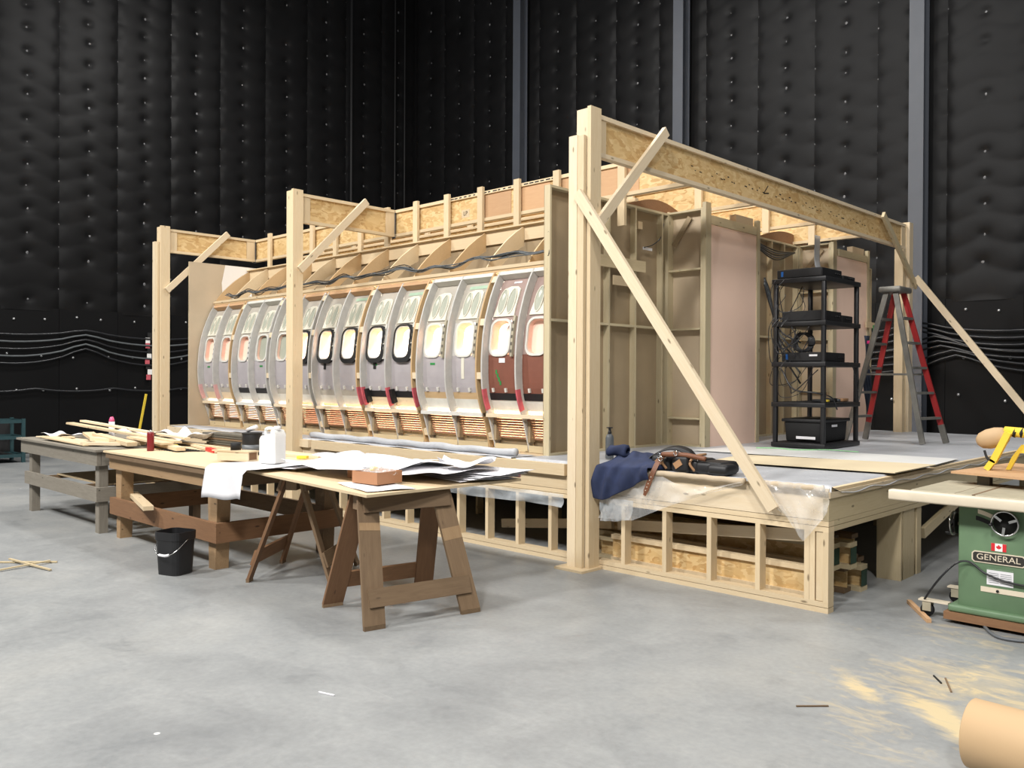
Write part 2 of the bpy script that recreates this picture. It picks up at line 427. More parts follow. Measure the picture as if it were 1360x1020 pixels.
def bolt_mesh():
    if 'bolt' not in MESH:
        bm = bmesh.new(); bmesh.ops.create_uvsphere(bm, u_segments=8, v_segments=5, radius=.03); m = bpy.data.meshes.new('bolt'); bm.to_mesh(m); bm.free()
        m.polygons.foreach_set('use_smooth', [True]*len(m.polygons)); m.materials.append(SILV); MESH['bolt'] = m
    return MESH['bolt']
# right wall runs along X at Y = YR, left wall along Y at X = XL
NR, NL = 17, 13
MR = Matrix.Translation((XL, YR, 0))
wall_right = wall('wall_right', NR, MR, 'black quilted sound wall behind the timber gantry with grey steel columns', wavy=(12, 13, 14, 15, 16))
ML = Matrix.Translation((XL, YR-NL*SW, 0)) @ Matrix.Rotation(PI/2, 4, 'Z')
wall_left = wall('wall_left', NL, ML, 'black quilted sound wall behind the work tables')

tag(bx('trim_1', XL-.3, XL+.05, YR-.05, YR+.3, 0, HW, RUBBER), 'black filler added to stop light leaking where the two quilted walls meet', None, kind='structure')  # corner box added to close a light leak between the walls
for i, x in enumerate((-12.75, -7.9, -2.95)):
    c = thing('steel_column', ('grey painted steel wide flange column, nearest the corner of the quilted walls', 'grey painted steel wide flange column, middle one of three on the quilted wall', 'grey painted steel wide flange column rising behind the stepladder')[i], 'column', (x, YR-.3, 0))
    bx('flange', x-.125, x+.125, YR-.36, YR-.34, 0, HW, STEEL, c); bx('flange', x-.125, x+.125, YR-.1, YR-.08, 0, HW, STEEL, c)
    bx('column_web', x-.008, x+.008, YR-.34, YR-.1, 0, HW, STEEL, c)
for i, (y, r) in enumerate(((8.05, .035), (9.55, .022), (9.9, .022))):
    tag(tube('wall_conduit', [(XL+.16, y, 0.), (XL+.16, y, 6), (XL+.16, y, HW)], r, BLACKM, sm=1), ('thick black conduit running up the quilted wall', 'thin black conduit in the corner of the quilted walls', 'thin black conduit in the corner of the quilted walls')[i], 'conduit', 'conduits in the wall corner' if i else None)
# cables draped along both walls
def draped(name, along, n0, n1, step, z0, sag, mat, label, wallx=True, group=None):
    pts = []; a = n0
    while a < n1-1e-6:
        for k in range(6):
            t = k/6; pts.append((a+t*step, z0-sag*4*t*(1-t)))
        a += step
    pts.append((n1, z0))
    P = [(p, YR-.06-.03, z) for p, z in pts] if wallx else [(XL+.07, p, z) for p, z in pts]
    o = tube(name, P, .021, mat, sm=2, n=6); tag(o, label, 'cable', group); return o
for k in range(8):
    draped('wall_cable', 0, -6+.1*k, 4, 3.0-.05*(k % 3), 2.66-.085*k, .2+.035*(k % 4), CABLE, 'black cable sagging in loops along the wall behind the ladder', True, 'cables behind the ladder')
for k in range(5):
    draped('wall_cable', 0, -4.6, 7.2, 2.9, 2.62-.1*k, .14+.05*k, GREYC if k % 2 else CABLE, 'black cable sagging in loops along the wall behind the work tables', False, 'cables behind the work tables')
tag(draped('wall_cable', 0, -4.6, 7, 1.6, 1.36, .06, CABLE, '', False), 'single low cable along the wall behind the work tables', 'cable')
sg = thing('warning_tape', 'red and white warning tape hanging from the cable hooks', 'tape', (XL+.1, 2.55, 1.6))
for k in range(9):
    bx('tape_stripe', XL+.05, XL+.062, 2.52+.03*math.sin(k*1.7), 2.62+.03*math.sin(k*1.7), 1.55+k*.12, 1.67+k*.12, (TRED, FLAGW, BLACKM)[k % 3], sg)

# ------------------------------------------------------------------ the raised platform
DZ = .865
LEFT = -10.75
pf = thing('stage_platform', 'raised pine stud platform with plywood deck under the aircraft set', 'platform', (-5, 3.6, 0))
BK = 7.4
def pony(y0, y1, x_from, x_to, studs, fw=PINE, front=True):
    bx('sill_plate', x_from, x_to, y0, y1, 0, .0355, fw, pf); bx('sill_plate', x_from, x_to, y0, y1, .0395, .076, fw, pf)
    bx('top_plate', x_from, x_to, y0, y1, .56, .5955, fw, pf); bx('top_plate', x_from, x_to, y0, y1, .5995, .635, fw, pf)
    for x in studs: bx('stud', x, x+.038, y0, y1, .076, .56, fw, pf)
FS = [-.551-.406*k for k in range(25)]
pony(0, .089, LEFT, 0, [x for x in FS if abs(x+2.06) > .17]+[-.135, -.175, -.038])
pony(BK-.089, BK, LEFT, 0, [-.551-.812*k for k in range(12)])
# the right end: plate on posts
bx('end_plate', -.089, 0, .09, BK-.09, .56, .5955, GREYPINE, pf)
bx('end_plate', -.089, 0, .09, BK-.09, .5995, .635, GREYPINE, pf)
bx('stud', -.089, -.002, .005, .05, .08, .555, PINE, pf)
bx('end_rim', -.04, 0, .0, BK, .637, .79, GREYPINE, pf); bx('end_cap_strip', -.03, .012, .0, BK, .795, .838, PALE, pf)
for y0 in (1.36, 3.6, 5.6):
    bx('support_post', -.20, -.005, y0, y0+.02, 0, .556, GREYPINE, pf)
    bx('support_post', -.05, -.01, y0+.06, y0+.3, 0, .556, GREYPINE, pf); bx('support_post', -.05, -.01, y0+.36, y0+.46, 0, .556, GREYPINE, pf)
beam('diagonal_brace', (-.06, 2.0, .3), (-.06, 3.2, .55), .038, .089, GREYPINE, pf)
for x in (-1.22, -2.44, -3.66, -4.9, -6.1, -7.3, -8.5):
    for y in (1.3, 2.6, 3.9, 5.2): bx('support_post', x, x+.038, y, y+.089, 0, .60, GREYPINE, pf)
# front rim boards, strip and deck sheets
for a, b, m in ((LEFT, -7.9, PINE), (-7.9, -5.45, PALE), (-5.45, -2.06, PINE), (-2.06, 0, PALE)):
    bx('rim_board', a+.002, b-.002, 0, .038, .639, .838, m, pf)
bx('edge_strip', -6.35, -2.36, -.042, -.002, .762, .862, PINE, pf)
bx('edge_strip', LEFT, -6.42, -.042, -.002, .77, .862, PALE, pf)
bx('back_rim', LEFT, 0, BK-.04, BK, .637, .84, GREYPINE, pf)
ndk = 0
for i in range(5):
    for j in range(7):
        x0 = LEFT+i*2.15; y0 = .0+j*1.057
        bx('deck_sheet', x0+.001, min(x0+2.149, 0), y0+.001, y0+1.056, .84, DZ-.004, PLYPALE, pf)
# joists under the deck, and the I joist and sleepers seen through the studs
for k in range(16): bx('floor_joist', LEFT+.3+k*.66, LEFT+.338+k*.66, .1, BK-.1, .64, .838, GREYPINE, pf)
bx('floor_joist_web', -2.0, -.19, .19, .20, .08, .235, OSB, pf)
bx('floor_joist_flange', -2.0, -.19, .165, .225, .235, .273, PINE, pf); bx('floor_joist_flange', -2.0, -.19, .165, .225, .04, .08, PINE, pf)
bx('floor_joist_flange', -2.0, -.3, .32, .38, .24, .28, PINE, pf)
beam('diagonal_brace', (-.19, .115, .505), (-2.02, .30, .34), .038, .089, PALE, pf)
beam('diagonal_brace', (-2.12, .34, .33), (-3.7, .55, .12), .038, .089, PINE, pf)

# lumber stowed under the right end of the platform
for k, (y, z, l, green) in enumerate([(.42, 0, 2.0, 1), (.56, 0, 2.3, 1), (.70, 0, 2.1, 0), (.84, 0, 2.5, 1), (.98, 0, 2.2, 0), (1.12, 0, 2.2, 0), (.5, .2, 2.2, 1), (.64, .2, 2.0, 1), (.8, .2, 2.4, 0), (1.0, .2, 2.1, 0)]):
    t = thing('joist_offcut', ('short I joist offcut with green painted end, %s of the pile under the platform' if green else 'short I joist offcut with bare end, %s of the pile under the platform') % ('top layer' if z else 'bottom layer'), 'lumber', (-1.4, y, z), 0, 'joist offcuts under the platform')
    x1 = -.30+.07*((k*5) % 4); x0 = x1-l
    m = OLD if not green else GREYPINE
    for zz in (0, .164): bx('flange', x0, x1, y-.06, y+.06, z+zz, z+zz+.035, m, t)
    bx('joist_web', x0, x1-.004, y-.006, y+.006, z+.0352, z+.1638, OSB, t)
    if green: bx('painted_end', x1-.003, x1+.001, y-.05, y+.05, z+.04, z+.16, GDARK, t)

# ------------------------------------------------------------------ timber gantries and long joists
ZT, ZBm = 3.87, 3.51
def ijoist(parent, p0, p1, mat=PINE, web=OSB, names=('top_flange', 'web', 'bottom_flange'), z0=ZBm, z1=ZT):
    (ax, ay), (bx_, by_) = p0, p1
    beam(names[0], (ax, ay, z1-.019), (bx_, by_, z1-.019), .064, .038, mat, parent)
    beam(names[2], (ax, ay, z0+.019), (bx_, by_, z0+.019), .064, .038, mat, parent)
    M, L = axes((ax, ay, (z0+z1)/2), (bx_, by_, (z0+z1)/2), (0, 0, 1))
    return mk(names[1], box_mesh(L, .012, z1-z0-.076, web), None, parent, M)
GX = (-2.0, -6.61, -10.3)
glab = ('tall pine gantry frame with long diagonal brace over the platform corner',
        'tall pine gantry frame standing midway along the aircraft wall', 'tall pine gantry frame beside the tan end flat far along the platform')
J1, J2, J3, J4 = 1.48, 2.78, 4.35, 5.65
for gi, x in enumerate(GX):
    g = thing('timber_gantry', glab[gi], 'gantry', (x, 0, 0), 0, 'timber gantries'); zt = ZT+.03
    # built up front post
    bx('post', x-.038, x, -.142, -.002, .02, zt, PINE, g)
    bx('post', x-.158, x-.039, -.135, -.004, .02, zt-.012, PALE if gi == 0 else PINE, g)
    if gi != 1:
        bx('post', x-.205, x-.115, -.182, -.143, .02, 3.665, PALE, g); bx('post', x-.113, x-.045, -.178, -.143, .02, 3.655, PINE, g)
    bx('base_pad', x-.27, x+.035, -.27, -.004, 0, .02, PLYPALE, g)
    yend = 7.12 if gi == 0 else J1-.04
    ijoist(g, (x-.075, .0), (x-.075, yend), PALE if gi == 0 else PINE)
    bx('web_packer', x-.068, x-.052, .0, .13, ZBm+.04, ZT-.04, PLYPALE, g); bx('web_packer', x-.068, x-.05, yend-.14, yend, ZBm+.04, ZT-.04, PLYPALE, g)
    if gi: bx('joist_hanger', x-.1, x-.04, yend, yend+.012, ZBm-.02, ZT-.02, STEEL, g)
    beam('knee_brace', (x+.02, -.06, 2.92), (x+.02, .93, 3.9), .089, .038, PALE, g, up=(1, 0, 0))
    if gi == 0:
        bx('post', x-.038, x, 7.14, 7.28, DZ, zt, PALE, g); bx('post', x-.16, x-.039, 7.0, 7.10, DZ, ZBm, PINE, g); bx('post', x-.12, x-.04, 7.14, 7.28, DZ, zt, PINE, g)
        beam('knee_brace', (x+.02, 6.1, 3.86), (x+.02, 7.35, 2.98), .089, .038, GREYPINE, g, up=(1, 0, 0))
        beam('diagonal_brace', (x-.09, -.205, 3.17), (-.37, -.07, .69), .089, .04, PALE, g, up=(0, -1, 0))
        beam('diagonal_brace', (x+.02, 7.34, 3.12), (-.3, 7.32, .9), .089, .04, PALE, g, up=(0, 1, 0))
        # stencilled mill marks on the web
        for k in range(60):
            y = 1.5+k*.075+rnd(-.02, .02)
            if k % 9 in (3, 4): continue
            zz = 3.665+.035*(k % 3 == 0)+rnd(-.004, .004)
            bx('mill_mark', x-.0686, x-.068, y, y+rnd(.02, .055), zz, zz+rnd(.008, .014), INK, g)
        for p, q in (((2.95, 3.66), (3.05, 3.76)), ((2.95, 3.66), (3.07, 3.68))): beam('mill_mark', (x-.0685, p[0], p[1]), (x-.0685, q[0], q[1]), .001, .012, BLACKM, g)
jl = ('long pine I joist with many hanger studs above the aircraft wall', 'long I joist above the front cabin bulkhead shelves',
      'long I joist above the aisle between the bulkheads', 'long I joist above the far bulkhead behind the equipment rack')
for j, y in enumerate((J1, J2, J3, J4)):
    t = thing('long_joist', jl[j], 'joist', (-6, y, ZBm), 0, 'long overhead joists')
    ijoist(t, (-10.45, y), (-2.11, y))
    if j == 0:
        for k in range(11):
            xx = -3.75-.61*k
            if any(abs(xx-q) < .07 for q in GX): continue
            bx('hanger_stud', xx-.045, xx+.044, y-.072, y-.034, 3.3, ZT+.05, PINE, t)
        for k in range(0, 4): bx('web_stiffener', -5.0+k*.61, -4.5+k*.61, y-.012, y-.0065, ZBm+.04, ZT-.04, PLYRED, t)
        # the joist stamp and printed edge marks
        bx('stamp_panel', -5.36, -5.22, y-.0075, y-.0065, 3.6, 3.7, PLYPALE, t)
        text('stamp_lettering', 'LP', .075, INK, t, Matrix.Translation((-5.29, y-.009, 3.65)) @ Matrix.Rotation(PI/2, 4, 'X'), .001)
        for k in range(22):
            xx = -5.55+k*.085; bx('printed_mark', xx, xx+rnd(.03, .07), y-.0335, y-.0325, ZT-.026, ZT-.012, BLACKM, t)
        bx('hanger_stud', -2.9, -2.81, y-.072, y-.034, 3.2, ZT+.02, PINE, t)
    else:
        for k in range(9):
            xx = -2.75-.95*k; bx('hanger_stud', xx-.045, xx+.044, y-.072, y-.034, 3.47, ZT+.02, PINE, t)
# second tier joist under the first, seen through the gap
t = thing('long_joist', 'lower I joist seen through the gap under the hanger stud joist', 'joist', (-6, 2.1, 3.2), 0, 'long overhead joists')
ijoist(t, (-10.2, 2.05), (-3.12, 2.05), z0=3.3, z1=3.62)

# ------------------------------------------------------------------ aircraft side wall, seven sections
PZ = np.array([.865, 1.157, 1.246, 1.384, 1.504, 1.66, 1.82, 2.054, 2.234, 2.45, 2.632, 2.78])
PY = np.array([.612, .525, .487, .433, .405, .394, .394, .414, .447, .517, .597, .690])
def py(z):
    return float(np.interp(z, PZ, PY))
def surf(x, z, n=0.):
    d = (py(z+.06)-py(z-.06))/.12; k = math.sqrt(1+d*d)
    y = (py(z-.03)+py(z)+py(z+.03))/3
    return (x, y-n/k, z+n*d/k)
def zs(a, b, st=.06):
    n = max(2, int((b-a)/st)); return [a+(b-a)*i/n for i in range(n+1)]
def shell(name, x0, x1, za, zb, n0, n1, mat, parent, nx=1):
    Z = zs(za, zb); v = []; f = []; m = len(Z)
    for x in (x0, x1):
        for n in (n0, n1):
            v += [surf(x, z, n) for z in Z]
    def q(a, b, i): return (a*m+i, a*m+i+1, b*m+i+1, b*m+i)
    for i in range(m-1):
        f += [q(0, 1, i), q(3, 2, i), q(1, 3, i), q(2, 0, i)]
    f += [(0, 2*m, 3*m, m), (m-1, 2*m-1, 4*m-1, 3*m-1)]
    me = pydata(name, v, f); bm = bmesh.new(); bm.from_mesh(me); bmesh.ops.recalc_face_normals(bm, faces=bm.faces[:]); bm.to_mesh(me); bm.free()
    return mk(name, me, mat, parent)
def rrect(cx, cz, w, h, r, n=5):
    p = []
    for sx, sz, a0 in ((1, 1, 0), (-1, 1, PI/2), (-1, -1, PI), (1, -1, 1.5*PI)):
        for i in range(n+1):
            a = a0+PI/2*i/n; p.append((cx+sx*(w/2-r)+r*math.cos(a), cz+sz*(h/2-r)+r*math.sin(a)))
    return p
def ring(name, po, pi_, n0, n1, mat, parent, lean=0):
    """ring between outlines po and pi_ on the wall surface, from depth n0 to n1"""
    m = len(po); v = [surf(x+lean*(z-2), z, n) for n in (n0, n1) for P in (po, pi_) for x, z in P]; f = []
    for i in range(m):
        j = (i+1) % m
        f += [(2*m+i, 2*m+j, 3*m+j, 3*m+i), (i, m+i, m+j, j), (i, j, 2*m+j, 2*m+i), (m+i, 3*m+i, 3*m+j, m+j)]
    me = pydata(name, v, f); bm = bmesh.new(); bm.from_mesh(me); bmesh.ops.recalc_face_normals(bm, faces=bm.faces[:]); bm.to_mesh(me); bm.free()
    return mk(name, me, mat, parent)
def disc(name, P, n0, n1, mat, parent, lean=0):
    m = len(P); v = [surf(x+lean*(z-2), z, n) for n in (n0, n1) for x, z in P]
    f = [tuple(range(m)), tuple(range(2*m-1, m-1, -1))]+[(i, (i+1) % m, m+(i+1) % m, m+i) for i in range(m)]
    me = pydata(name, v, f); bm = bmesh.new(); bm.from_mesh(me); bmesh.ops.recalc_face_normals(bm, faces=bm.faces[:]); bm.to_mesh(me); bm.free()
    return mk(name, me, mat, parent)
def ellipse(cx, cz, a, b, n=20): return [(cx+a*math.cos(2*PI*i/n), cz+b*math.sin(2*PI*i/n)) for i in range(n)]
WZ0, WZ1, WW = 1.862, 2.232, .262
PITCH, MW = 1.055, .99
ordw = ('first', 'second', 'third', 'fourth', 'fifth', 'sixth', 'seventh')
# window states: o open, k open with black shroud, p pink shade, g grey shade, c cream
states = ['pp', 'pg', 'gk', 'kk', 'kk', 'oo', 'cp']
slat_mat = plain('brown_slat', (140, 100, 74), .7)
for mi in range(7):
    X0 = -3.88-PITCH*(6-mi); X1 = X0+MW; last = mi == 6
    if last: X1 = -3.045
    lab = 'grey curved aircraft wall section with two windows, %s from the tan end flat' % ordw[mi] if not last else 'brown lined curved aircraft wall section with two windows against the plywood bulkhead'
    s = thing('aircraft_wall_section', lab, 'wall section', (X0+.5, .6, DZ), 0, 'aircraft side wall sections')
    ribm = (PRIMER, PRIMER, GREYW if False else PRIMER)
    rx = [X0, X0+.485]+([] if last else [X0+MW-.02])
    for k, x in enumerate(rx):
        r = shell('rib', x, x+.02, DZ+.002, 2.735, 0, -.092, PRIMER if k < 2 else (PLYW if mi not in (1, 2) else PRIMER), s)
        if mi in (0, 4, 6) and k < 2 or (mi in (3, 4) and k == 2):
            shell('paint_mark', x+.0005, x+.021, 1.28, 1.5, .0015, -.055, TRED if mi in (3, 4, 6) else plain('faint_red_paint', (206, 160, 158), .8), r)
    # header, skin, panels
    hm = PRIMER2 if mi in (1, 5, 6) else PLYRED
    shell('header', X0+.02, X1-.02*(not last), 2.7, 2.739, -.004, -.14, hm, s)
    for bi in range(2):
        b0 = X0+.02 if bi == 0 else X0+.505
        b1 = X0+.485 if bi == 0 else X1-(0 if last else .02)
        wc = X0+.178 if bi == 0 else X0+.69
        w0, w1 = wc-WW/2, wc+WW/2
        up = MAUVE if last else UPPER
        NS = -.092; NT_ = -.104
        shell('upper_panel', b0, b1, WZ1, 2.7, NS, NT_, up, s)
        shell('window_panel', b0, w0, WZ0, WZ1, NS, NT_, PRIMER if not last else MAUVE, s); shell('window_panel', w1, b1, WZ0, WZ1, NS, NT_, PRIMER if not last else MAUVE, s)
        lo = RUST if last else LAV
        shell('lower_panel', b0, b1, 1.44, WZ0, NS, NT_, lo, s)
        st = states[mi][bi]
        blk = mi in (1, 4, 6)
        shell('sill_panel', b0, b1, 1.36, 1.44, NS+(.004 if blk else 0), NT_, BLACKP if blk else (PLYW if mi == 5 else UPPER), s)
        shell('dado_panel', b0, b1, 1.25, 1.36, NS, NT_, PALE if mi in (0, 4) else PRIMER2, s)
        # window opening: moulded frame, reveal, shade
        oo = rrect(wc, (WZ0+WZ1)/2, WW+.034, WZ1-WZ0+.036, .1); ii = rrect(wc, (WZ0+WZ1)/2, WW-.012, WZ1-WZ0-.012, .085)
        fr = ring('window_frame', oo, ii, NS-.002, NS+.014, PRIMER2, s)
        jj = rrect(wc, (WZ0+WZ1)/2, WW+.012, WZ1-WZ0+.012, .09)
        ring('window_reveal', jj, ii, NS-.10, NS-.003, REVEAL, fr)
        if st == 'p': disc('window_shade', ii, NS-.06, NS-.055, PINK, fr)
        if st == 'g': disc('window_shade', ii, NS-.04, NS-.035, OVAL, fr)
        if st == 'c': disc('window_shade', rrect(wc+.05, (WZ0+WZ1)/2, WW-.11, WZ1-WZ0-.012, .07), NS-.1, NS-.095, WHITE, fr)
        if st == 'k':
            so = rrect(wc+.028, (WZ0+WZ1)/2-.022, WW+.085, WZ1-WZ0+.085, .11); si = rrect(wc, (WZ0+WZ1)/2, WW+.02, WZ1-WZ0+.02, .095)
            ring('black_tape_surround', so, si, NS+.001, NS+.034, BLACKM, s)
            if bi == 0: shell('tape_tail', wc-.02, wc+.03, 1.72, 1.84, NS+.001, NS+.006, BLACKM, s)
        # moulded panel with two long ovals above the window
        oc = wc+.01; lean = 0
        P = [(oc-.15, 2.275), (oc-.13, 2.38), (oc-.10, 2.50), (oc-.06, 2.585), (oc, 2.605), (oc+.10, 2.60), (oc+.145, 2.57), (oc+.15, 2.48), (oc+.145, 2.36), (oc+.15, 2.275)]
        pl = disc('moulded_panel', P, NS+.001, NS+.014, CREAM, s)
        for ex in (-.058, .068):
            e1 = ellipse(oc+ex, 2.44, .057, .14); e2 = ellipse(oc+ex, 2.44, .048, .13)
            ring('oval_rim', e1, e2, NS+.014, NS+.022, CREAM, pl, lean)
            disc('oval_inset', e2, NS+.012, NS+.0155, OVAL, pl, lean)
        # right hand stiffener with brackets, clips below
        sx = w1+.045
        if sx+.05 < b1:
            sf = shell('window_stiffener', sx, sx+.028, 1.84, 2.27, NS+.001, NS+.03, IRON if mi in (5, 6) else PRIMER2, s)
            for q in range(5): shell('rivet_plate', sx+.004, sx+.024, 1.88+q*.075, 1.91+q*.075, NS+.03, NS+.034, DARKB, sf)
        for cx in (w0+.03, w1-.05): shell('clip', cx, cx+.025, 1.455, 1.5, NS+.001, NS+.02, PRIMER2, s)
        if (mi, bi) in ((0, 0), (1, 1), (4, 0), (5, 0)): shell('green_tape', wc-.03, wc+.05, 1.76, 1.785, NS+.001, NS+.003, TGREEN, s)
        if last and bi == 0:
            for q in range(4): shell('green_tape', wc-.05+q*.018, wc-.028+q*.018, 1.655-q*.04, 1.70-q*.04, NS+.001, NS+.003, TGREEN, s)
            shell('paper_label', wc-.0, wc+.085, 1.775, 1.825, NS+.001, NS+.004, PAPER, s)
            shell('paper_label', wc+.02, wc+.13, 2.645, 2.665, NS+.001, NS+.004, PAPER, s)
        if (mi, bi) == (5, 1): shell('masking_tape', wc-.03, wc+.015, 1.6, 1.84, NS+.001, NS+.004, CREAM, s)
        if mi in (3, 4, 5) and bi == 1: shell('green_tape', b0+.08, b1-.1, 2.62, 2.66, NS+.001, NS+.003, plain('pale_green_tape', (160, 184, 160), .7), s)
        if mi == 4: shell('black_strip', b0+.0, b0+.04, 1.30, 1.47, NS+.001, NS+.06, BLACKM, s)
        # louvre below the shelf
        for q in range(8):
            z = .995+q*.0265
            y = py(z)+.05
            bx('louvre_slat', b0, b1, y, y+.02, z, z+.0195, slat_mat, s)
        bx('louvre_cheek', b0, b0+.035, py(1.0)+.0, py(1.0)+.075, .97, 1.21, HARD, s)
        shell('kick_panel', b0, b1, DZ+.002, .985, -.075, -.09, HARD if mi not in (4, 5) else GREYPINE, s)
        bx('foot_rail', b0, b1, .59, .61, DZ+.001, .935, GREYPINE, s)
    bx('shelf', X0-.004, X1+.0, py(1.24)-.012, py(1.24)+.10, 1.212, 1.25, PRIMER2 if mi in (1, 5) else PALE, s)
    if not last:
        shell('gap_light_stop', X0+MW-.002, X0+PITCH+.002, DZ+.002, 2.735, -.07, -.1, HARD, s)  # strip added to block cabin light leaking through the gap
        for zc in (2.66, 2.2, 1.64, 1.0):
            shell('spacer_block', X0+MW+.001, X0+PITCH-.001, zc-.035, zc+.035, -.004, -.05, PALE, s)

# crown frame above the sections
cr = thing('crown_frame', 'curved plywood fin frame over the aircraft windows', 'frame', (-6.6, 1, 2.74))
bx('crown_rail', -10.22, -3.03, .665, .802, 2.7395, 2.765, PLYW, cr); bx('crown_rail', -10.22, -3.03, .655, .69, 2.765, 2.80, PINE, cr)
bx('stringer', -10.22, -3.03, 1.27, 1.29, 3.17, 3.33, PLYPALE, cr); bx('stringer_cap', -10.22, -3.03, 1.225, 1.30, 3.33, 3.345, PINE, cr)
FO = [(.69, 2.80), (.74, 2.88), (.80, 2.95), (.89, 3.04), (1.0, 3.14), (1.12, 3.23), (1.268, 3.325)]
FI = [(1.268, 3.10), (1.15, 3.04), (1.03, 2.95), (.94, 2.87), (.88, 2.80)]
for k in range(12):
    x = -3.49-.615*k
    if x < -10.18: break
    prism('crown_fin', FO+FI, 0, x-.009, x+.009, (PLYW, PLYPALE, PLYW)[k % 3], cr)
prism('crown_fin', FO+FI, 0, -10.22, -10.202, PLYW, cr)
# board added to stop cabin light under the fins, then the liner strip
bx('crown_light_stop', -10.2, -3.05, .802, 1.312, 2.742, 2.749, HARD, cr)
bx('liner_board', -10.2, -3.05, 1.30, 1.312, 2.75, 3.25, HARD, cr)
# cable bundle lying over the fins
def bundle():
    t = thing('cable_bundle', 'grey and black cable bundle draped over the plywood crown fins', 'cable')
    for c in range(7):
        pts = []
        x = -3.08; k = 0
        while x > -9.9:
            fin = (k % 2 == 0)
            y = .73 if fin else .715
            z = 2.905+.02*math.sin(k*1.7) if fin else 2.865+.02*math.sin(k*2.3)
            if x < -8: z -= .02
            pts.append((x+rnd(-.03, .03), y-.03+.0-.014*(c % 3)+rnd(-.012, .012), z+.012*(c//3)+rnd(-.02, .022))); x -= .3075; k += 1
        tube('cable', pts, .0065, GREYC if c % 3 else CABLE, t, n=5, sm=4)
    return t
bundle()
tube('loose_cable', [(-3.03, .43, 2.95), (-2.97, .425, 3.03), (-2.965, .43, 2.9), (-2.97, .42, 2.8), (-3.03, .45, 2.83)], .006, CABLE, sm=6)
tag(bpy.data.objects['loose_cable'], 'thin black cable curling over the bulkhead edge', 'cable')

# ------------------------------------------------------------------ scenery flats
def flat_x(name, label, x, y0, y1, z0, z1, face, studs, rails, skin=HARD, frame=FRAMEW, back=True, group=None, st=.019, dp=.07):
    """flat standing in a plane of constant X; back=True shows its framing to +X"""
    t = thing(name, label, 'scenery flat', (x, (y0+y1)/2, z0), 0, group)
    s = 1 if back else -1
    a, b = (x, x+s*.006); bx('skin', min(a, b), max(a, b), y0, y1, z0, z1, skin, t)
    f0, f1 = sorted((x+s*.0065, x+s*(.0065+dp)))
    for y in studs: bx('stile', f0, f1, y, y+st, z0, z1, frame, t)
    ys = sorted(studs)
    for z in rails:
        for p, q in zip(ys[:-1], ys[1:]): bx('rail', f0, f1, p+st+.0005, q-.0005, z, z+st, frame, t)
    return t
flat_x('bulkhead_flat', 'hardboard bulkhead flat with stud framing behind the corner gantry post', -3.03, .42, 2.545, DZ, 3.48, None,
       [.42, 1.0, 1.34, 1.80, 2.30, 2.42], [DZ, 2.17, 3.455], st=.024)
A = bpy.data.objects['bulkhead_flat']
bx('nailing_block', -2.95, -2.93, 1.16, 1.96, 2.77, 2.89, GREYPINE, A)
bx('nailing_block', -2.965, -2.951, 1.42, 1.86, 2.60, 2.70, PLYPALE, A); bx('switch_box', -3.02, -2.99, 1.9, 1.98, 3.25, 3.33, PLYPALE, A)
bx('white_tag', -2.985, -2.98, 1.98, 2.15, 3.03, 3.06, PAPER, A)
tube('hanging_wire', [(-2.97, 2.36, 3.36), (-2.97, 2.3, 3.2), (-2.97, 2.15, 3.1), (-2.97, 1.98, 3.05)], .006, CABLE, A)
# return with shelves
B = thing('shelf_return_flat', 'hardboard return flat with shelf rails between bulkhead and pink panel', 'scenery flat', (-2.75, 2.5, DZ))
bx('skin', -3.02, -2.47, 2.53, 2.536, DZ, 3.50, HARDT, B)
for x in (-2.98, -2.545): bx('stile', x, x+.024, 2.44, 2.529, DZ, 3.50, FRAMEW, B)
bx('stile', -2.515, -2.47, 2.425, 2.529, DZ, 3.55, FRAMEW, B)
for z in (DZ, 1.17, 2.16, 2.82, 3.47): bx('rail', -2.955, -2.547, 2.44, 2.529, z, z+.02, FRAMEW, B)
beam('corner_brace', (-2.93, 2.5, 3.12), (-2.72, 2.5, 3.42), .012, .06, HARD, B)
bx('corner_strip', -3.02, -2.985, 2.46, 2.53, DZ, 3.46, OLD, B)
C = thing('pink_panel_flat', 'tall pale pink panel flat between shelf return and equipment rack', 'scenery flat', (-2.49, 3.1, DZ))
bx('skin', -2.5, -2.488, 2.537, 3.57, DZ, 3.32, PINK, C); bx('stile', -2.52, -2.475, 3.57, 3.64, DZ, 3.5, FRAMEW, C)
bx('rail', -2.515, -2.48, 2.55, 3.565, 3.325, 3.42, FRAMEW, C); bx('top_block', -2.6, -2.52, 3.15, 3.55, 3.3, 3.52, HARDT, C)
def lens(name, label, x, y0, y1, z, h):
    n = 14; top = [(y0+(y1-y0)*i/n, z+h*math.sin(PI*i/n)**1.1) for i in range(n+1)]
    o = prism(name, top+[(y1-.02, z-.018), (y0+.02, z-.018)], 0, x, x+.012, OLDRED, None); tag(o, label, 'panel'); return o
lens('arched_top_panel', 'brown arched plywood panel on top of bulkhead beside shelf return', -3.05, 1.75, 2.95, 3.5, .13)
flat_x('bulkhead_flat', 'dim hardboard bulkhead flat with stud framing behind the equipment rack', -3.03, 3.6, 5.775, DZ, 3.48, None,
       [3.7, 4.3, 4.85, 5.2, 5.59, 5.65], [DZ, 2.17, 3.455], st=.024)
D = thing('shelf_return_flat', 'hardboard return flat with shelf rails right behind the rack', 'scenery flat', (-2.75, 5.7, DZ))
bx('skin', -3.02, -2.47, 5.76, 5.766, DZ, 3.5, HARDT, D)
for x in (-2.98, -2.545): bx('stile', x, x+.024, 5.67, 5.759, DZ, 3.50, FRAMEW, D)
bx('stile', -2.515, -2.47, 5.655, 5.759, DZ, 3.53, FRAMEW, D)
